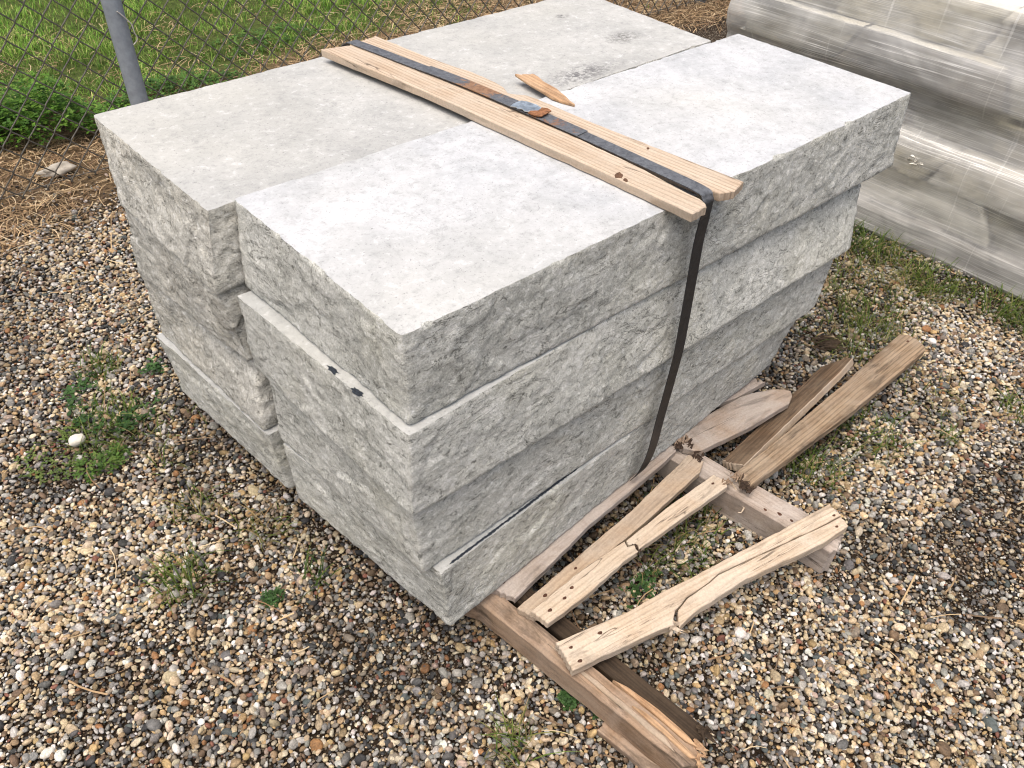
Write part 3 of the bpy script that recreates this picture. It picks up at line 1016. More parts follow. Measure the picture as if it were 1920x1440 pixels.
# overlapped second length of the band around the seal
path2 = catmull([(.630, .775, ztop + .0028), (.645, .645, ztop + .0042), (.660, .45, ztop + .0034), (.670, .29, ztop + .0022)])
ribbon('band_overlap', path2, [(1, .08, 0)] * len(path2), .0365, .0012, M_STRAP, STRAP)
rr = random.Random(5)
def plate(name, pts, z, th, mat, parent):
    n = len(pts)
    zz = [z + rr.uniform(-.0008, .0022) for _ in pts]
    V = [(x, y, zz[i]) for i, (x, y) in enumerate(pts)] + [(x, y, zz[i] + th) for i, (x, y) in enumerate(pts)]
    F = [tuple(range(n, 2 * n)), tuple(range(n - 1, -1, -1))] + [(i, (i + 1) % n, n + (i + 1) % n, n + i) for i in range(n)]
    return new_obj(name, mesh_np(name, V, F), mat, parent)
plate('seal', [(.634, .475), (.640, .462), (.636, .455), (.643, .448), (.640, .436), (.648, .425), (.660, .414), (.682, .424), (.684, .445), (.680, .470), (.672, .482), (.650, .484)], ztop + .006, .0016, M_SEAL, STRAP)
plate('rusted_seal_end', [(.640, .425), (.644, .405), (.652, .394), (.672, .398), (.690, .404), (.692, .418), (.684, .428), (.664, .418), (.650, .428)], ztop + .0065, .002, M_RUST, STRAP)

# ------------------------------------------------------------------ film-wrapped stack on its own pallet
W_PGREY = wood('silvered_pallet_timber', (0.30, 0.29, 0.27), (0.19, 0.18, 0.165), (0.34, 0.33, 0.31), 0.6, 0.5, 0.5)
WP = empty('shipping_pallet', (2.75, 0.2, 0))
tag(WP, 'low timber pallet under the film-wrapped stack, grass along its front', 'pallet')
bar('stringer', (2.335, -.85), (2.335, 1.05), .06, .088, .088, .085, W_PGREY, WP, 61)
bar('stringer', (2.80, -.85), (2.80, 1.05), .06, .088, .088, .085, W_PGREY, WP, 62)
bar('stringer', (3.25, -.85), (3.25, 1.05), .06, .088, .088, .085, W_PGREY, WP, 63)
for k in range(7):
    y = -.78 + k * .29
    bar('deck_board', (2.30, y), (3.30, y), .10, .108, .108, .0185, W_PGREY, WP, 64 + k)
def wst(name, dark, light, warm, amt):
    return stone_soft(name, dark, light, warm)
WS = [wst('wrapped_stone_grey', (.13, .128, .10), (.42, .41, .34), (.40, .37, .27), .6),
      wst('wrapped_stone_tan', (.33, .31, .225), (.61, .58, .475), (.58, .53, .385), .7),
      wst('wrapped_stone_pale', (.48, .47, .40), (.78, .765, .69), (.70, .65, .52), .6),
      wst('wrapped_stone_dark', (.05, .048, .038), (.17, .16, .13), (.22, .185, .125), .4)]
zl = [.1095, .245, .385, .53, .675, .825]
xoff = [2.335, 2.315, 2.37, 2.325, 2.36]
GW = 'stones inside the film-wrapped stack'
lay = [((0, 2, 0), (-.88, -.05, .46, 1.00)), ((2, 1, 2), (-.86, .10, .62, 1.03)), ((1, 0, 3), (-.90, -.02, .38, 1.08)), ((0, 3, 0), (-.86, .06, .55, 1.06)), ((2, 1, 0), (-.88, .12, .66, 1.0))]
LN = ['lowest layer', 'second layer up', 'middle layer', 'second layer down', 'top layer']
PN = ['beside the picture edge', 'midway along the wrapped stack', 'at the fence end']
TN = ['grey', 'tan', 'pale', 'dark']
JJ = (.05, -.07, .03, -.04, .08, -.02, .06)
for k in range(5):
    mis, cuts = lay[k]
    for q in range(3):
        ya, yb = cuts[q], cuts[q + 1] - .008
        x0 = xoff[k] + (.012, -.004, .008)[(q + k) % 3]
        tp = [(x0, ya), (3.22, ya), (3.22, yb), (x0 + .01, yb)]
        j0, j1 = (0 if q == 0 else JJ[(k * 3 + q) % 7]), (-.02 if q == 2 else JJ[(k * 3 + q + 1) % 7] - .004)
        bt = [(x0 + .012, ya + j0 + .004), (3.22, ya), (3.22, yb - .004), (x0 + .02, yb + j1)]
        slab('wrapped_slab', tp, bt, zl[k] + .001, zl[k + 1] - .002 * q, 200 + 11 * k + 3 * q, '%s film-wrapped stone, %s, %s' % (TN[mis[q]], LN[k], PN[q]),
             (WS[mis[q]], WS[2]), GW, amp=(.034, .008, .0), res=.016)
# darker rubble blocks pressed against the film
for k, (y0, y1, za, zb, x0, mi, lab) in enumerate(((-.10, .10, .70, .80, 2.335, 3, 'dark block showing through the film near the top of the wrapped stack'),
                                               (-.12, .02, .42, .51, 2.342, 1, 'tan block showing through the film halfway up the wrapped stack'))):
    s = slab('wrapped_block', [(x0, y0), (x0 + .1, y0), (x0 + .1, y1), (x0, y1)], [(x0 + .01, y0 + .01), (x0 + .1, y0 + .01), (x0 + .1, y1 - .01), (x0 + .01, y1 - .01)],
             za, zb, 300 + k * 7, lab, (WS[mi], WS[mi]), GW, amp=(.010, .006, .002), res=.010)

def film_mat():
    t = NT('stretch_film')
    tc = t.n('ShaderNodeTexCoord')
    def mp(sc, rot=(0, 0, 0)):
        m = t.n('ShaderNodeMapping')
        m.inputs['Scale'].default_value = sc
        m.inputs['Rotation'].default_value = rot
        t.link(tc.outputs['Object'], m.inputs[0])
        return m.outputs[0]
    r = math.radians(3.0)
    fine = t.noise(mp((2.0, 2.2, 190), (r, 0, 0)), 1.0, 5, 0.7, 0.35)
    wide = t.noise(mp((1.2, 1.6, 22), (r * 1.6, 0, 0)), 1.0, 4, 0.6, 0.5)
    vert = t.noise(mp((8, 55, 2.0), (math.radians(7), 0, 0)), 1.0, 2, 0.5)
    patchy = t.noise(mp((4, 4, 5)), 1.0, 3, 0.6, 0.6)
    f1 = t.ramp(fine, [(0.50, 0.0), (0.70, 0.95)])
    f2 = t.ramp(wide, [(0.42, 0.0), (0.72, 0.5)])
    f3 = t.ramp(vert, [(0.66, 0.0), (0.76, 0.4)])
    f4 = t.ramp(patchy, [(0.40, 0.0), (0.72, 0.45)])
    ln = t.ridge(mp((1.0, 0.55, 46), (r * .7, 0, 0)), 1.0, 0.022, 3, 0.3)
    lg = t.ramp(t.noise(mp((3, 2.5, 9)), 1.0, 3), [(0.45, 0.0), (0.62, 0.55)])
    ln = t.mix(1.0, ln, lg, 'MULTIPLY')
    f = t.math('ADD', t.math('MULTIPLY', f1, 0.30), t.math('MULTIPLY', f2, 0.14))
    f = t.math('ADD', f, t.math('MULTIPLY', t.math('ADD', f3, f4), 0.5))
    f = t.math('ADD', f, ln)
    f = t.math('MINIMUM', t.math('ADD', f, 0.27), 0.9)
    nb = t.bump(fine, 0.22, 0.006)
    nb = t.bump(patchy, 0.25, 0.03, nb)
    p = t.n('ShaderNodeBsdfPrincipled')
    p.inputs['Base Color'].default_value = (0.86, 0.855, 0.82, 1)
    p.inputs['Roughness'].default_value = 0.28
    p.inputs['Specular IOR Level'].default_value = 0.6
    t.link(nb, p.inputs['Normal'])
    tr = t.n('ShaderNodeBsdfTransparent')
    tr.inputs[0].default_value = (0.93, 0.93, 0.92, 1)
    g = t.n('ShaderNodeBsdfGlossy')
    g.inputs['Roughness'].default_value = 0.16
    g.inputs[0].default_value = (0.9, 0.9, 0.9, 1)
    t.link(nb, g.inputs['Normal'])
    m0 = t.n('ShaderNodeMixShader')
    m0.inputs[0].default_value = 0.05
    t.link(tr.outputs[0], m0.inputs[1])
    t.link(g.outputs[0], m0.inputs[2])
    mx = t.n('ShaderNodeMixShader')
    t.link(f, mx.inputs[0])
    t.link(m0.outputs[0], mx.inputs[1])
    t.link(p.outputs[0], mx.inputs[2])
    t.link(mx.outputs[0], t.out.inputs[0])
    return t.m
M_FILM = film_mat()

def build_film():
    zs = np.linspace(.022, .845, 64)
    def prof(z):
        # the film runs taut over the layers that stick out
        z = np.asarray(z)
        mids = [.022, .10, .15, .215, .27, .33, .37, .40, .46, .52, .56, .61, .66, .69, .75, .82, .845]
        xs = [2.29, 2.29, 2.308, 2.31, 2.290, 2.286, 2.296, 2.325, 2.34, 2.328, 2.300, 2.294, 2.302, 2.318, 2.328, 2.330, 2.345]
        return np.interp(z, mids, xs)
    per = []
    for y in np.arange(-.93, 1.09, .03):
        per.append((0, y, -1, 0))
    for x in np.arange(.04, .98, .06):
        per.append((x, 1.10, 0, 1))
    for y in np.arange(1.09, -.93, -.06):
        per.append((.98, y, 1, 0))
    for x in np.arange(.94, .02, -.06):
        per.append((x, -.94, 0, -1))
    n = len(per)
    V = []
    per = np.array(per)
    for z in zs:
        px = prof(z) + per[:, 0] * 1.0
        py = per[:, 1].copy()
        # ragged ends follow the stone layers
        lim = np.interp(z, [.07, .2, .3, .45, .58, .66, .74, .85], [1.03, 1.04, 1.07, 1.115, 1.10, 1.095, 1.04, 1.03])
        py = np.where(py > 0.9, 0.9 + (py - 0.9) / 0.2 * (lim - 0.9), py)
        P = np.c_[px, py, np.full(n, z)]
        off = 0.010 * fbm(P * np.array([1, .8, 1.6]), 7, 3, 4) + 0.002 * fbm(P * np.array([1, .3, 5]), 22, 2, 9)
        P[:, 0] += per[:, 2] * off - np.where(per[:, 2] < 0, .0, 0)
        P[:, 1] += per[:, 3] * off
        P[:, 2] += 0.006 * vnoise(P * np.array([1, 1, 0]), 5, 77) * (1 if z in (zs[0], zs[-1]) else 0)
        V.append(P)
    V = np.concatenate(V)
    m = len(zs)
    i = np.arange(n)
    ii = (i + 1) % n
    Q = np.concatenate([np.c_[r * n + ii, r * n + i, (r + 1) * n + i, (r + 1) * n + ii] for r in range(m - 1)])
    # folded over the top edge
    me = mesh_quads('stretch_film', V - np.array([2.3, 0, 0]), Q)
    o = new_obj('stretch_film', me, M_FILM, None, Matrix.Translation((2.3, 0, 0)))
    tag(o, 'streaky clear stretch film wound around the stone stack', 'plastic film')
    # loose knot of film hanging off the front
    V, F = [], []
    r = random.Random(3)
    for k in range(14):
        c = Vector((2.285, .192 + r.uniform(-.03, .03), .325 + r.uniform(-.012, .016)))
        u = Vector((r.uniform(-.4, 0), r.uniform(-1, 1), r.uniform(-.6, .9))).normalized() * r.uniform(.006, .02)
        w = Vector((r.uniform(-1, 0), r.uniform(-1, 1), r.uniform(-1, 1))).normalized() * r.uniform(.003, .008)
        b = len(V)
        V += [c - u, c - u * .2 + w, c + u, c + u * .1 - w]
        F.append((b, b + 1, b + 2, b + 3))
    me = mesh_np('film_tatter', [tuple(v - Vector((2.285, .192, .325))) for v in V], F, True)
    new_obj('film_tatter', me, M_TIE, o, Matrix.Translation((2.285, .192, .325)))
build_film()

# ------------------------------------------------------------------ chain link fence
FY = 2.44
FEN = empty('chain_link_fence', (1.5, FY, 0))
tag(FEN, 'dull chain link fence with a galvanised post between the gravel and the lawn', 'fence')
def wire_mesh(phase):
    pts = []
    cw, ch = .0455, .0488
    nseg = 27
    for k in range(nseg):
        s = (k + phase) % 2
        x = cw * s
        z = k * ch
        y = (.0035 if s else -.0035)
        sk = -.004 * k * 0.0
        # short flat turn at each knuckle
        pts.append((x + (-.004 if s else .004) + sk, y, z - .007))
        pts.append((x + (.0015 if s else -.0015) + sk, y * 1.0, z))
        pts.append((x + (-.004 if s else .004) + sk, y * .2, z + .007))
    return tube('wire', pts, .0028, None, None, 5, loc=(0, 0, 0))
wm = [wire_mesh(0), wire_mesh(1)]
for m in wm: m.materials.append(M_WIRE)
x = .14 - .0455 * 24
k = 0
while x < 4.75:
    w_ = bpy.data.objects.new('wire', wm[k % 2])
    COL.objects.link(w_)
    w_.parent = FEN
    jz = .022 + .006 * math.sin(x * 2.1) + .004 * math.sin(x * 7.7)
    w_.matrix_basis = Matrix.Translation((x - 1.5, .006 * math.sin(x * 3.3), jz)) @ Matrix.Rotation(.012 * math.sin(x * 1.7), 4, 'Y')
    x += .0455
    k += 1
def post(x, y, h, lean):
    M = Matrix.Translation((x, y, -.05)) @ Matrix.Rotation(lean, 4, 'Y')
    pts = [(0, 0, z) for z in np.linspace(0, h, 14)]
    me = tube('post', pts, .034, None, None, 22, loc=(0, 0, 0))
    return new_obj('post', me, M_POST, FEN, M)
post(.457, FY - .040, 1.5, 0.0)
post(4.07, FY + .045, 1.5, 0.0)
tube('tie_wire', [tuple(p) for p in catmull([(.455, 2.362, .612), (.474, 2.360, .589), (.492, 2.36, .561), (.495, 2.36, .531), (.500, 2.362, .508), (.482, 2.365, .490)], 5)], .0022, M_TIE, FEN, 5)
tube('rail_wire', [(x_, FY + .004, .035 + .004 * math.sin(x_ * 9)) for x_ in np.arange(-.9, 4.7, .1)], .002, M_WIRE, FEN, 5)

# ------------------------------------------------------------------ gravel
def pebble_collection():
    col = bpy.data.collections.new('pebble_shapes')
    rnd = np.random.default_rng(3)
    for k in range(14):
        bm = bmesh.new()
        bmesh.ops.create_icosphere(bm, subdivisions=2, radius=1.0)
        P = np.array([v.co[:] for v in bm.verts])
        sh = np.array([1.0, rnd.uniform(.62, .95), rnd.uniform(.42, .75)])
        d = 1 + .30 * fbm(P + k * 7.7, 0.85, 2, k * 5)
        # some stones are blocky: flatten against a few planes
        if k % 2 == 0:
            for _ in range(5):
                nrm = rnd.normal(size=3)
                nrm /= np.linalg.norm(nrm)
                dd = rnd.uniform(.55, .85)
                proj = (P * d[:, None]) @ nrm
                over = np.clip(proj - dd, 0, None)
                d = d - 0.8 * over
        P = P * d[:, None] * sh
        for v, p in zip(bm.verts, P):
            v.co = p
        me = bpy.data.meshes.new('pebble_shape')
        bm.to_mesh(me)
        bm.free()
        me.polygons.foreach_set('use_smooth', [True] * len(me.polygons))
        me.materials.append(M_PEBBLE)
        col.objects.link(bpy.data.objects.new('pebble_shape_%02d' % k, me))
    return col

PAL_COL = np.array([(.58, .455, .275), (.66, .56, .395), (.40, .275, .145), (.52, .35, .15), (.47, .45, .41), (.30, .285, .26), (.15, .145, .14),
                    (.045, .045, .046), (.20, .13, .075), (.36, .17, .06), (.74, .71, .66), (.10, .12, .115), (.24, .095, .06), (.44, .33, .25), (.27, .22, .165)])
PAL_W = np.array([.125, .115, .10, .04, .10, .10, .09, .075, .08, .018, .055, .035, .012, .03, .08])

def soil_mask(x, y):
    """1 where bare dark soil shows instead of pebbles"""
    P = np.c_[x, y]
    n = fbm(P, 3.0, 3, 41)
    m = np.clip((n - .26) / .25, 0, 1) * .5
    for (cx, cy, rx, ry, a) in ((.93, -.50, .12, .06, .55), (.30, -.62, .12, .06, .2), (-.33, .98, .18, .10, .55), (-.16, .75, .12, .3, .35), (-.55, .35, .10, .10, .4),
                                (1.75, .03, .30, .16, .55), (2.2, .0, .12, .6, .7), (1.25, -.22, .15, .06, .6), (.55, -.12, .3, .09, .45), (-.28, .38, .1, .08, .4), (-.02, .3, .08, .5, .25)):
        d = np.sqrt(((x - cx) / rx) ** 2 + ((y - cy) / ry) ** 2) + .35 * vnoise(P, 14, 66)
        m = np.maximum(m, a * np.clip(1.3 - d, 0, 1))
    straw = np.clip((y + .25 * fbm(P, 2.2, 3, 15) - 2.12) / .22, 0, 1)
    return m, straw

def build_gravel():
    X0, X1, Y0, Y1 = -1.5, 2.95, -1.45, 2.62
    allp = []
    for cell, d0, d1, p, zc, lay_ in ((.024, .0165, .027, .42, .0065, 0), (.0130, .0108, .0160, .95, .0045, 1), (.0105, .0105, .015, .5, .009, 3), (.0088, .006, .0102, .82, .0028, 2), (.0062, .003, .0064, .7, .0015, 4)):
        nx, ny = int((X1 - X0) / cell), int((Y1 - Y0) / cell)
        I, J = np.meshgrid(np.arange(nx), np.arange(ny))
        n = nx * ny
        x = X0 + (I.ravel() + .5 + RNG.uniform(-.48, .48, n)) * cell
        y = Y0 + (J.ravel() + .5 + RNG.uniform(-.48, .48, n)) * cell
        keep = RNG.random(n) < p
        if lay_ == 3:
            keep &= vnoise(np.c_[x, y], 11, 90) > 0.05
        # leave out what the stacks cover
        keep &= ~((x > .10) & (x < 1.1) & (y > .10) & (y < .88))
        keep &= ~((x > 2.42))
        far = (y > 1.7)
        if lay_ >= 2:
            keep &= ~(far & (RNG.random(n) < .45))
        if lay_ == 4:
            keep &= (y < 1.0) & (x < 1.7)
        x, y = x[keep], y[keep]
        m, st = soil_mask(x, y)
        dens = (1 - m) * (1 - .93 * st)
        if lay_ == 2: dens = (1 - .55 * m) * (1 - .9 * st)
        if lay_ == 4: dens = .40 + .6 * m
        k2 = RNG.random(len(x)) < dens
        x, y, m = x[k2], y[k2], m[k2]
        n = len(x)
        d = d0 + (d1 - d0) * RNG.random(n) ** 1.5
        big = RNG.random(n) < .02
        d = np.where(big & (lay_ == 0), d * 1.28, d)
        z = ground_h(x, y) + zc + RNG.uniform(-.002, .0025, n)
        allp.append((x, y, z, d, m))
    x, y, z, d, m = [np.concatenate(a) for a in zip(*allp)]
    n = len(x)
    me = bpy.data.meshes.new('gravel')
    me.vertices.add(n)
    me.vertices.foreach_set('co', np.c_[x, y, z].astype(np.float32).ravel())
    rot = np.c_[RNG.normal(0, .38, n), RNG.normal(0, .38, n), RNG.uniform(0, math.tau, n)].astype(np.float32)
    a = me.attributes.new('rot', 'FLOAT_VECTOR', 'POINT')
    a.data.foreach_set('vector', rot.ravel())
    sc = (d / 2 * 1.03)[:, None] * RNG.uniform(.86, 1.16, (n, 3))
    a = me.attributes.new('scl', 'FLOAT_VECTOR', 'POINT')
    a.data.foreach_set('vector', sc.astype(np.float32).ravel())
    a = me.attributes.new('idx', 'INT', 'POINT')
    a.data.foreach_set('value', RNG.integers(0, 14, n).astype(np.int32))
    # colours drift over the yard: creamier to one side, greyer by the soil patches
    P = np.c_[x, y]
    drift = fbm(P, 1.6, 3, 61)
    w = np.tile(PAL_W, (n, 1))
    w[:, [0, 1, 3, 10]] *= np.clip(1 + .7 * drift - .8 * m, .25, 2)[:, None]
    w[:, [6, 7, 8, 11, 14]] *= np.clip(1 - .7 * drift + 1.4 * m, .3, 3)[:, None]
    small = (d < .0095)
    w[np.ix_(np.where(d < .0066)[0], [6, 7, 8, 14])] *= 3.0
    cw = np.cumsum(w / w.sum(1)[:, None], 1)
    ci = (RNG.random(n)[:, None] > cw).sum(1).clip(0, len(PAL_COL) - 1)
    c = PAL_COL[ci] * RNG.normal(1, .13, n).clip(.6, 1.4)[:, None] * RNG.normal(1, .02, (n, 3))
    # stones are darker in the soil patches and along the foot of the stack
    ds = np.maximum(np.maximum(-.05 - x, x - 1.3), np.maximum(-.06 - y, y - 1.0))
    darken = np.maximum(np.clip(1 - ds / .16, 0, 1) * np.clip(.75 + .8 * vnoise(P, 9, 31), 0, 1), .8 * np.clip(m * 1.5, 0, 1))
    darken = np.maximum(darken, np.clip(fbm(P, 2.6, 3, 83) - .12, 0, .5) * 1.3)
    c = c * (.86 - .36 * darken)[:, None]
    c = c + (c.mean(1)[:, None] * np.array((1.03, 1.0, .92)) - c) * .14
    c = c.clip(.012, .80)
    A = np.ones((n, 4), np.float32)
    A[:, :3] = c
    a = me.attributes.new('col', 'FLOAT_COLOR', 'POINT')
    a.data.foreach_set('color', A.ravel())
    me.update()
    me.materials.append(M_PEBBLE)
    o = bpy.data.objects.new('gravel', me)
    COL.objects.link(o)
    tag(o, 'multicoloured pea gravel covering the yard', 'gravel', kind='stuff')
    g = bpy.data.node_groups.new('scatter_pebbles', 'GeometryNodeTree')
    g.interface.new_socket('Geometry', in_out='INPUT', socket_type='NodeSocketGeometry')
    g.interface.new_socket('Geometry', in_out='OUTPUT', socket_type='NodeSocketGeometry')
    N = g.nodes
    gi, go = N.new('NodeGroupInput'), N.new('NodeGroupOutput')
    ip = N.new('GeometryNodeInstanceOnPoints')
    ci_ = N.new('GeometryNodeCollectionInfo')
    ci_.inputs['Collection'].default_value = pebble_collection()
    ci_.inputs['Separate Children'].default_value = True
    ci_.inputs['Reset Children'].default_value = True
    def na(name, typ):
        x_ = N.new('GeometryNodeInputNamedAttribute')
        x_.data_type = typ
        x_.inputs['Name'].default_value = name
        return x_.outputs['Attribute']
    er = N.new('FunctionNodeEulerToRotation')
    L = g.links
    L.new(gi.outputs[0], ip.inputs['Points'])
    L.new(ci_.outputs[0], ip.inputs['Instance'])
    ip.inputs['Pick Instance'].default_value = True
    L.new(na('idx', 'INT'), ip.inputs['Instance Index'])
    L.new(na('rot', 'FLOAT_VECTOR'), er.inputs[0])
    L.new(er.outputs[0], ip.inputs['Rotation'])
    L.new(na('scl', 'FLOAT_VECTOR'), ip.inputs['Scale'])
    L.new(ip.outputs[0], go.inputs[0])
    mod = o.modifiers.new('scatter', 'NODES')
    mod.node_group = g
    print('pebbles', n)
build_gravel()

# ------------------------------------------------------------------ blades, straw, leaves
def blades(x, y, z, h, lean, az, w, col, seg=3, droop=.35):
    """tapered bent strips; all arguments arrays of length n"""
    n = len(x)
    rows = []
    cols = []
    dirx, diry = np.cos(az), np.sin(az)
    sx, sy = -diry, dirx
    for k in range(seg + 1):
        t = k / seg
        r = lean * h * (t ** 1.6)
        zz = h * (t - droop * lean * t ** 3 * .9)
        ww = w * (1 - t) ** .7 * .5 if k < seg else w * .04
        cx, cy = x + dirx * r, y + diry * r
        rows.append(np.stack([np.c_[cx - sx * ww, cy - sy * ww, z + zz], np.c_[cx + sx * ww, cy + sy * ww, z + zz]], 1))
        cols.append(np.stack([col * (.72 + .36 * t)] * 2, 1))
    V = np.stack(rows, 1).reshape(-1, 3)      # n, seg+1, 2
    C = np.stack(cols, 1).reshape(-1, 3)
    base = np.arange(n) * (seg + 1) * 2
    Q = np.concatenate([np.c_[base + 2 * k, base + 2 * k + 1, base + 2 * k + 3, base + 2 * k + 2] for k in range(seg)])
    return V, Q, C

GREENS = np.array([(.11, .21, .030), (.17, .28, .045), (.23, .33, .065), (.07, .145, .025), (.33, .36, .11), (.46, .38, .17)])
TUFT_TONE = np.array((.72, .66, .72))

def pick_cols(n, wts, var=.15):
    w = np.array(wts, float)
    c = GREENS[RNG.choice(len(GREENS), n, p=w / w.sum())]
    return (c * RNG.normal(1, var, n).clip(.5, 1.6)[:, None]).clip(.01, .7)

def build_lawn():
    n = 190000
    x = RNG.uniform(-1.3, 5.6, n)
    y = RNG.uniform(2.55, 6.6, n)
    P = np.c_[x, y]
    cl = fbm(P, 5.0, 3, 21)
    edge = 2.95 + .30 * fbm(P, 1.7, 3, 15) + .22 * np.clip(x - 1.2, 0, 3) - .25 * (x < .6) * np.clip(.6 - x, 0, 1)
    dens = np.clip((y - edge) / .35, 0.03, 1) * np.clip(.55 + .9 * cl, .12, 1)
    dens *= np.clip(1.25 - .25 * np.clip(x - 2.6, 0, 3), .25, 1)
    k = RNG.random(n) < dens
    x, y, cl = x[k], y[k], cl[k]
    n = len(x)
    h = (.020 + .026 * RNG.random(n)) * np.clip(1 + .9 * cl, .5, 2.0)
    col = pick_cols(n, (.24, .25, .2, .13, .11, .07)) * np.clip(1.45 + .7 * fbm(np.c_[x, y], 3.5, 2, 33), .8, 2.0)[:, None] * np.array((.92, 1.0, .95))
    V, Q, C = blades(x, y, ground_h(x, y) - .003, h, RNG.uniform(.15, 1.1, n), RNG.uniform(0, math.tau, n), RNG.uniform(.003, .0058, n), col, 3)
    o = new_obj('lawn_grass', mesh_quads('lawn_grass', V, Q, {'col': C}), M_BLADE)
    tag(o, 'short green lawn grass beyond the chain link fence', 'grass', kind='stuff')
build_lawn()

def build_straw():
    n = 95000
    x = RNG.uniform(-1.2, 5.2, n)
    y = RNG.uniform(1.85, 4.3, n)
    P = np.c_[x, y]
    a = np.clip((y + .25 * fbm(P, 2.2, 3, 15) - 2.08) / .25, 0.012, 1)
    b = np.clip((3.3 + .4 * np.clip(x - 1, 0, 3) - y) / .6, .12, 1)
    k = RNG.random(n) < a * b * np.clip(.7 + .8 * fbm(P, 4, 2, 70), .15, 1)
    x, y = np.r_[x[k], RNG.uniform(-1.1, 2.3, 520)], np.r_[y[k], RNG.uniform(-1.1, 2.1, 520)]
    n = len(x)
    base = np.array([(.46, .335, .19), (.36, .25, .14), (.58, .46, .29), (.17, .115, .07), (.27, .17, .095)])
    col = base[RNG.choice(5, n, p=(.24, .25, .12, .22, .17))] * RNG.normal(1, .15, n).clip(.5, 1.5)[:, None]
    h = RNG.uniform(.025, .11, n)
    az = RNG.uniform(0, math.tau, n)
    w = RNG.uniform(.0016, .0038, n)
    z = ground_h(x, y) + RNG.uniform(.002, .022, n)
    z[-520:] += .008
    tilt = RNG.normal(0, .14, n)
    bend = RNG.normal(0, .25, n)
    rows, cols = [], []
    for k in range(4):
        t = k / 3
        aa = az + bend * t
        cx, cy = x + np.cos(aa) * h * t, y + np.sin(aa) * h * t
        cz = z + tilt * h * t - .012 * t * t
        rows.append(np.stack([np.c_[cx - np.sin(aa) * w / 2, cy + np.cos(aa) * w / 2, cz], np.c_[cx + np.sin(aa) * w / 2, cy - np.cos(aa) * w / 2, cz + .0008]], 1))
        cols.append(np.stack([col] * 2, 1))
    V = np.stack(rows, 1).reshape(-1, 3)
    C = np.stack(cols, 1).reshape(-1, 3)
    b0 = np.arange(n) * 8
    Q = np.concatenate([np.c_[b0 + 2 * k, b0 + 2 * k + 1, b0 + 2 * k + 3, b0 + 2 * k + 2] for k in range(3)])
    o = new_obj('dry_thatch', mesh_quads('dry_thatch', V, Q, {'col': C}), M_STRAW)
    tag(o, 'dead brown straw matted along the foot of the fence', 'straw', kind='stuff')
build_straw()

def tuft_mesh(name, n, rad, hmin, hmax, wts, lean=(.3, 1.3), w=(.002, .0042), seed=0, dry=0.0):
    r = RNG.random(n) ** .6 * rad
    a = RNG.uniform(0, math.tau, n)
    x, y = r * np.cos(a), r * np.sin(a)
    h = RNG.uniform(hmin, hmax, n)
    az = a + RNG.normal(0, 1.6, n)
    col = pick_cols(n, wts) * TUFT_TONE
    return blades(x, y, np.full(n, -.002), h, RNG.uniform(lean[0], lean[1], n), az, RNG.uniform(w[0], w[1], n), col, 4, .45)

def tuft(x, y, n, rad, hmin, hmax, label, wts=(.3, .3, .2, .1, .07, .03), **kw):
    V, Q, C = tuft_mesh('grass_tuft', int(n * 1.5), rad * 1.25, hmin, hmax, wts, **kw)
    o = new_obj('grass_tuft', mesh_quads('grass_tuft', V, Q, {'col': C}), M_BLADE, None, Matrix.Translation((x, y, float(ground_h(x, y)[0]) + .003)))
    tag(o, label, 'grass tuft', 'grass tufts in the gravel')
dryw = (.12, .18, .18, .08, .22, .22)
tuft(-.325, .455, 60, .045, .04, .095, 'spiky grass tuft alone on open gravel, well below the weed patch')
tuft(-.215, .625, 40, .05, .03, .07, 'small thin grass tuft between the weed patch and the bottom rear slab', dryw)
tuft(-.12, .48, 36, .05, .03, .08, 'wispy grass blades beside the gap between the two bottom slabs', dryw)
tuft(-.10, .285, 18, .03, .03, .075, 'few dark grass blades beside the middle of the bottom front slab', (.2, .1, .1, .6, 0, 0), w=(.003, .005))
tuft(-.012, -.305, 46, .035, .03, .085, 'spidery dry grass tuft at the bottom edge beside the pallet corner', dryw)
tuft(.59, -.20, 160, .10, .025, .07, 'low dark grass growing between the broken pallet boards', (.3, .15, .1, .35, .1, .1), lean=(.5, 1.5))
tuft(.70, -.13, 40, .06, .02, .05, 'short grass in the narrow gap beside the far pallet stringer', (.3, .15, .1, .35, .1, .1))
tuft(1.80, -.03, 110, .09, .03, .085, 'bright grass tuft midway between the slab stack and the wrapped pallet', (.25, .35, .25, .03, .1, .02))
tuft(1.84, .17, 90, .10, .03, .09, 'leaning dry grass tuft close beside the stack, before the wrapped pallet', dryw, lean=(.6, 1.5))
tuft(2.20, .24, 170, .11, .04, .12, 'dense dark green grass clump at the wrapped pallet, nearest the slab stack', (.4, .2, .12, .2, .05, .03))
tuft(2.10, .12, 160, .13, .04, .10, 'broad yellowing grass clump in front of the wrapped pallet', dryw, lean=(.5, 1.4))
tuft(2.13, -.06, 120, .08, .05, .11, 'upright green grass clump at the foot of the wrapped pallet', (.3, .3, .25, .05, .1, 0))
tuft(2.0, -.03, 80, .10, .03, .08, 'straggling dry grass between the bright tuft and the wrapped pallet', dryw, lean=(.6, 1.5))
tuft(2.20, -.27, 130, .09, .04, .10, 'green grass clump under the wrapped pallet edge, toward the picture edge', (.35, .3, .15, .1, .1, 0))
tuft(2.16, -.40, 70, .08, .03, .08, 'small grass clump at the wrapped pallet on the picture edge', (.3, .3, .2, .1, .1, 0))
tuft(1.60, .0, 70, .10, .025, .06, 'flattened olive grass behind the end of the tilted plank', dryw, lean=(.7, 1.6))
tuft(1.69, -.10, 90, .11, .03, .075, 'olive grass spreading behind the tip of the long brown plank', dryw, lean=(.6, 1.5))
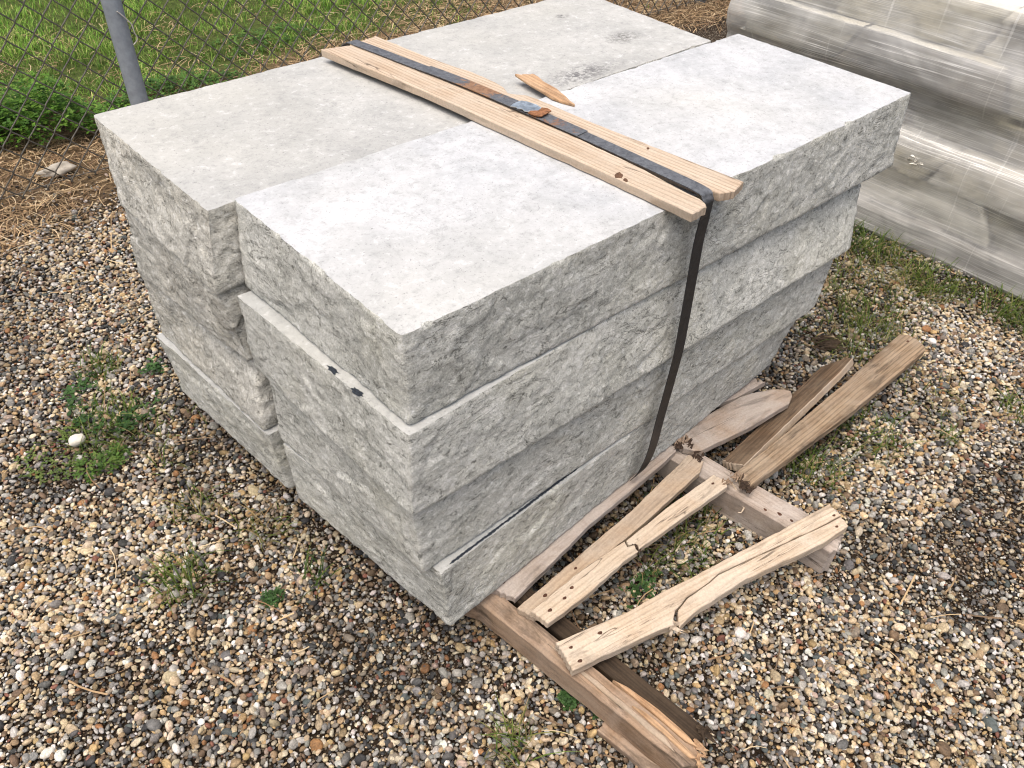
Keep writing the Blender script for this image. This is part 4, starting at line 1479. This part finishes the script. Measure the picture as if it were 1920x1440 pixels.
tuft(1.60, -.31, 40, .09, .03, .06, 'thin dry grass in front of the tip of the long brown plank', dryw, lean=(.6, 1.6))
tuft(1.29, -.29, 120, .085, .03, .075, 'grass clump against the middle of the long brown plank', (.25, .2, .15, .15, .15, .1), lean=(.5, 1.4))
tuft(1.07, -.28, 90, .06, .03, .08, 'grass clump beside the long brown plank, close to the pallet stringer', (.3, .25, .15, .15, .1, .05), lean=(.4, 1.3))
tuft(1.47, -.455, 26, .02, .03, .06, 'tiny bright grass sprig alone in the open pale gravel', (.2, .5, .3, 0, 0, 0))
tuft(1.72, -.53, 40, .05, .03, .08, 'thin grass sprig at the picture edge below the wrapped pallet', (.3, .3, .2, .1, .1, 0))
tuft(-.27, 1.06, 110, .09, .03, .085, 'fresh green grass in the middle of the weed patch', (.35, .35, .2, .08, .02, 0))
tuft(-.20, 1.30, 60, .05, .03, .08, 'green grass tuft at the top of the weed patch', (.3, .3, .25, .05, .1, 0))
tuft(-.18, .92, 60, .10, .02, .055, 'sparse olive grass between weed patch and rear slab', dryw, lean=(.6, 1.5))

def leaf_mass(n, rx, ry, hz, size, cols, seed, tri=True, dome=True):
    """small leaves in threes on short stalks, spread through a low mound"""
    rg = np.random.default_rng(seed)
    V, F, C = [], [], []
    for _ in range(n):
        a = rg.uniform(0, math.tau)
        r = rg.random() ** .55
        x, y = rx * r * math.cos(a), ry * r * math.sin(a)
        cn = float(fbm(np.array([[x + seed, y]]), .55 / min(rx, ry), 3, seed)[0])
        if rg.random() > .62 + 1.6 * cn + .35 * (1 - r): continue
        top = hz * np.clip((1 - r * r) * .6 + .25 + 1.3 * cn, .12, 1.3)
        z = top * rg.uniform(.25, 1) + .003
        col = np.array(cols[rg.integers(len(cols))]) * rg.uniform(.7, 1.3)
        b0 = rg.uniform(0, math.tau)
        for q in range(3 if tri else 1):
            az = b0 + q * math.tau / 3 + rg.normal(0, .15)
            s = size * rg.uniform(.6, 1.25)
            tilt = rg.uniform(-.5, .35)
            d = Vector((math.cos(az) * math.cos(tilt), math.sin(az) * math.cos(tilt), math.sin(tilt)))
            sd_ = Vector((-math.sin(az), math.cos(az), rg.uniform(-.3, .3)))
            o_ = Vector((x, y, z))
            b = len(V)
            pts = [o_, o_ + d * s * .35 + sd_ * s * .26, o_ + d * s * .75 + sd_ * s * .28, o_ + d * s, o_ + d * s * .75 - sd_ * s * .28, o_ + d * s * .35 - sd_ * s * .26]
            mid = o_ + d * s * .5 - Vector((0, 0, s * .08))
            V += [tuple(p) for p in pts] + [tuple(mid)]
            F += [(b + 6, b + i, b + (i + 1) % 6) for i in range(6)]
            C += [col] * 7
    return np.array(V), np.array(F), np.array(C)

def weed(name, loc, label, cat, *args, **kw):
    V, F, C = leaf_mass(*args, **kw)
    o = new_obj(name, mesh_quads(name, V, F, {'col': C}, False), M_BLADE, None, Matrix.Translation((loc[0], loc[1], float(ground_h(*loc)[0]) + .004)))
    tag(o, label, cat, 'weeds and ground plants')
GC = [(.045, .105, .03), (.055, .125, .035), (.075, .15, .045), (.04, .09, .025)]
GY = [(.085, .16, .03), (.12, .19, .04), (.065, .13, .025)]
GB = [(.075, .165, .03), (.11, .21, .04), (.055, .12, .025)]
weed('clover_plant', (-.215, 1.16), 'dark green clover patch on gravel beside the rear slabs', 'clover', 300, .12, .16, .032, .016, GC, 5)
weed('ground_weed', (-.385, 1.03), 'flat mossy weed spreading at the clover patch, toward the picture edge', 'weed', 230, .12, .10, .018, .010, [(.11, .17, .04), (.16, .21, .06), (.09, .13, .03)], 6)
weed('ground_weed', (-.33, .93), 'low bright weed beneath the white pebble', 'weed', 90, .07, .05, .022, .012, GY, 7)
weed('ground_weed', (-.20, .288), 'feathery little green weed in open gravel, picture bottom half', 'weed', 90, .028, .02, .022, .008, GC, 8)
weed('ground_weed', (.135, -.31), 'small green weed beside the front pallet stringer', 'weed', 60, .025, .022, .02, .009, GC, 9)
weed('ground_weed', (.165, -.365), 'tiny green weed sprig under the front pallet stringer', 'weed', 26, .016, .014, .016, .009, GC, 10)
weed('ground_weed', (.43, -.225), 'green weed between the pale boards of the broken pallet', 'weed', 110, .07, .035, .02, .009, GC, 11)
weed('ground_weed', (-.08, 1.20), 'little clover sprig close to the rear slab corner', 'clover', 26, .04, .03, .02, .015, GC, 12)
weed('leafy_weed', (.29, 3.02), 'bushy bright green weed behind the fence beside the rear slab corner', 'weed', 1700, .36, .22, .17, .021, [(.10, .22, .025), (.15, .28, .04), (.07, .16, .025)], 13)
weed('leafy_weed', (-.02, 3.22), 'bushy green weed behind the fence at the picture edge', 'weed', 900, .28, .22, .14, .022, [(.09, .2, .025), (.13, .25, .04), (.06, .14, .02)], 14)
weed('leafy_weed', (.83, 3.05), 'dark low leafy weed behind the fence post', 'weed', 520, .34, .16, .06, .020, GB, 15)
weed('leafy_weed', (1.45, 3.45), 'low leafy weed patch behind the fence, midway along the slab edge', 'weed', 330, .42, .17, .04, .020, GB, 16)

# single stones that stand out
M_WHITE = simple('white_quartz', (0.66, 0.62, 0.54), 0.7, 0, 45, 0.2, 0.5)
M_ROCK = simple('pale_rock', (0.46, 0.42, 0.35), 0.85, 0, 30, 0.3, 0.7)
lump('white_stone', (-.35, 1.035, .018), (.021, .017, .015), 7, M_WHITE, None, sub=3, label='rounded white stone lying in the weed patch', cat='stone', amp=.2)
lump('white_stone', (.128, 2.58, .018), (.060, .030, .019), 9, M_ROCK, None, sub=3, label='flat white rock in the straw at the fence foot', cat='rock', amp=.8)
for o in bpy.data.objects:
    for k in ('_w', '_M'):
        if k in o.keys(): del o[k]
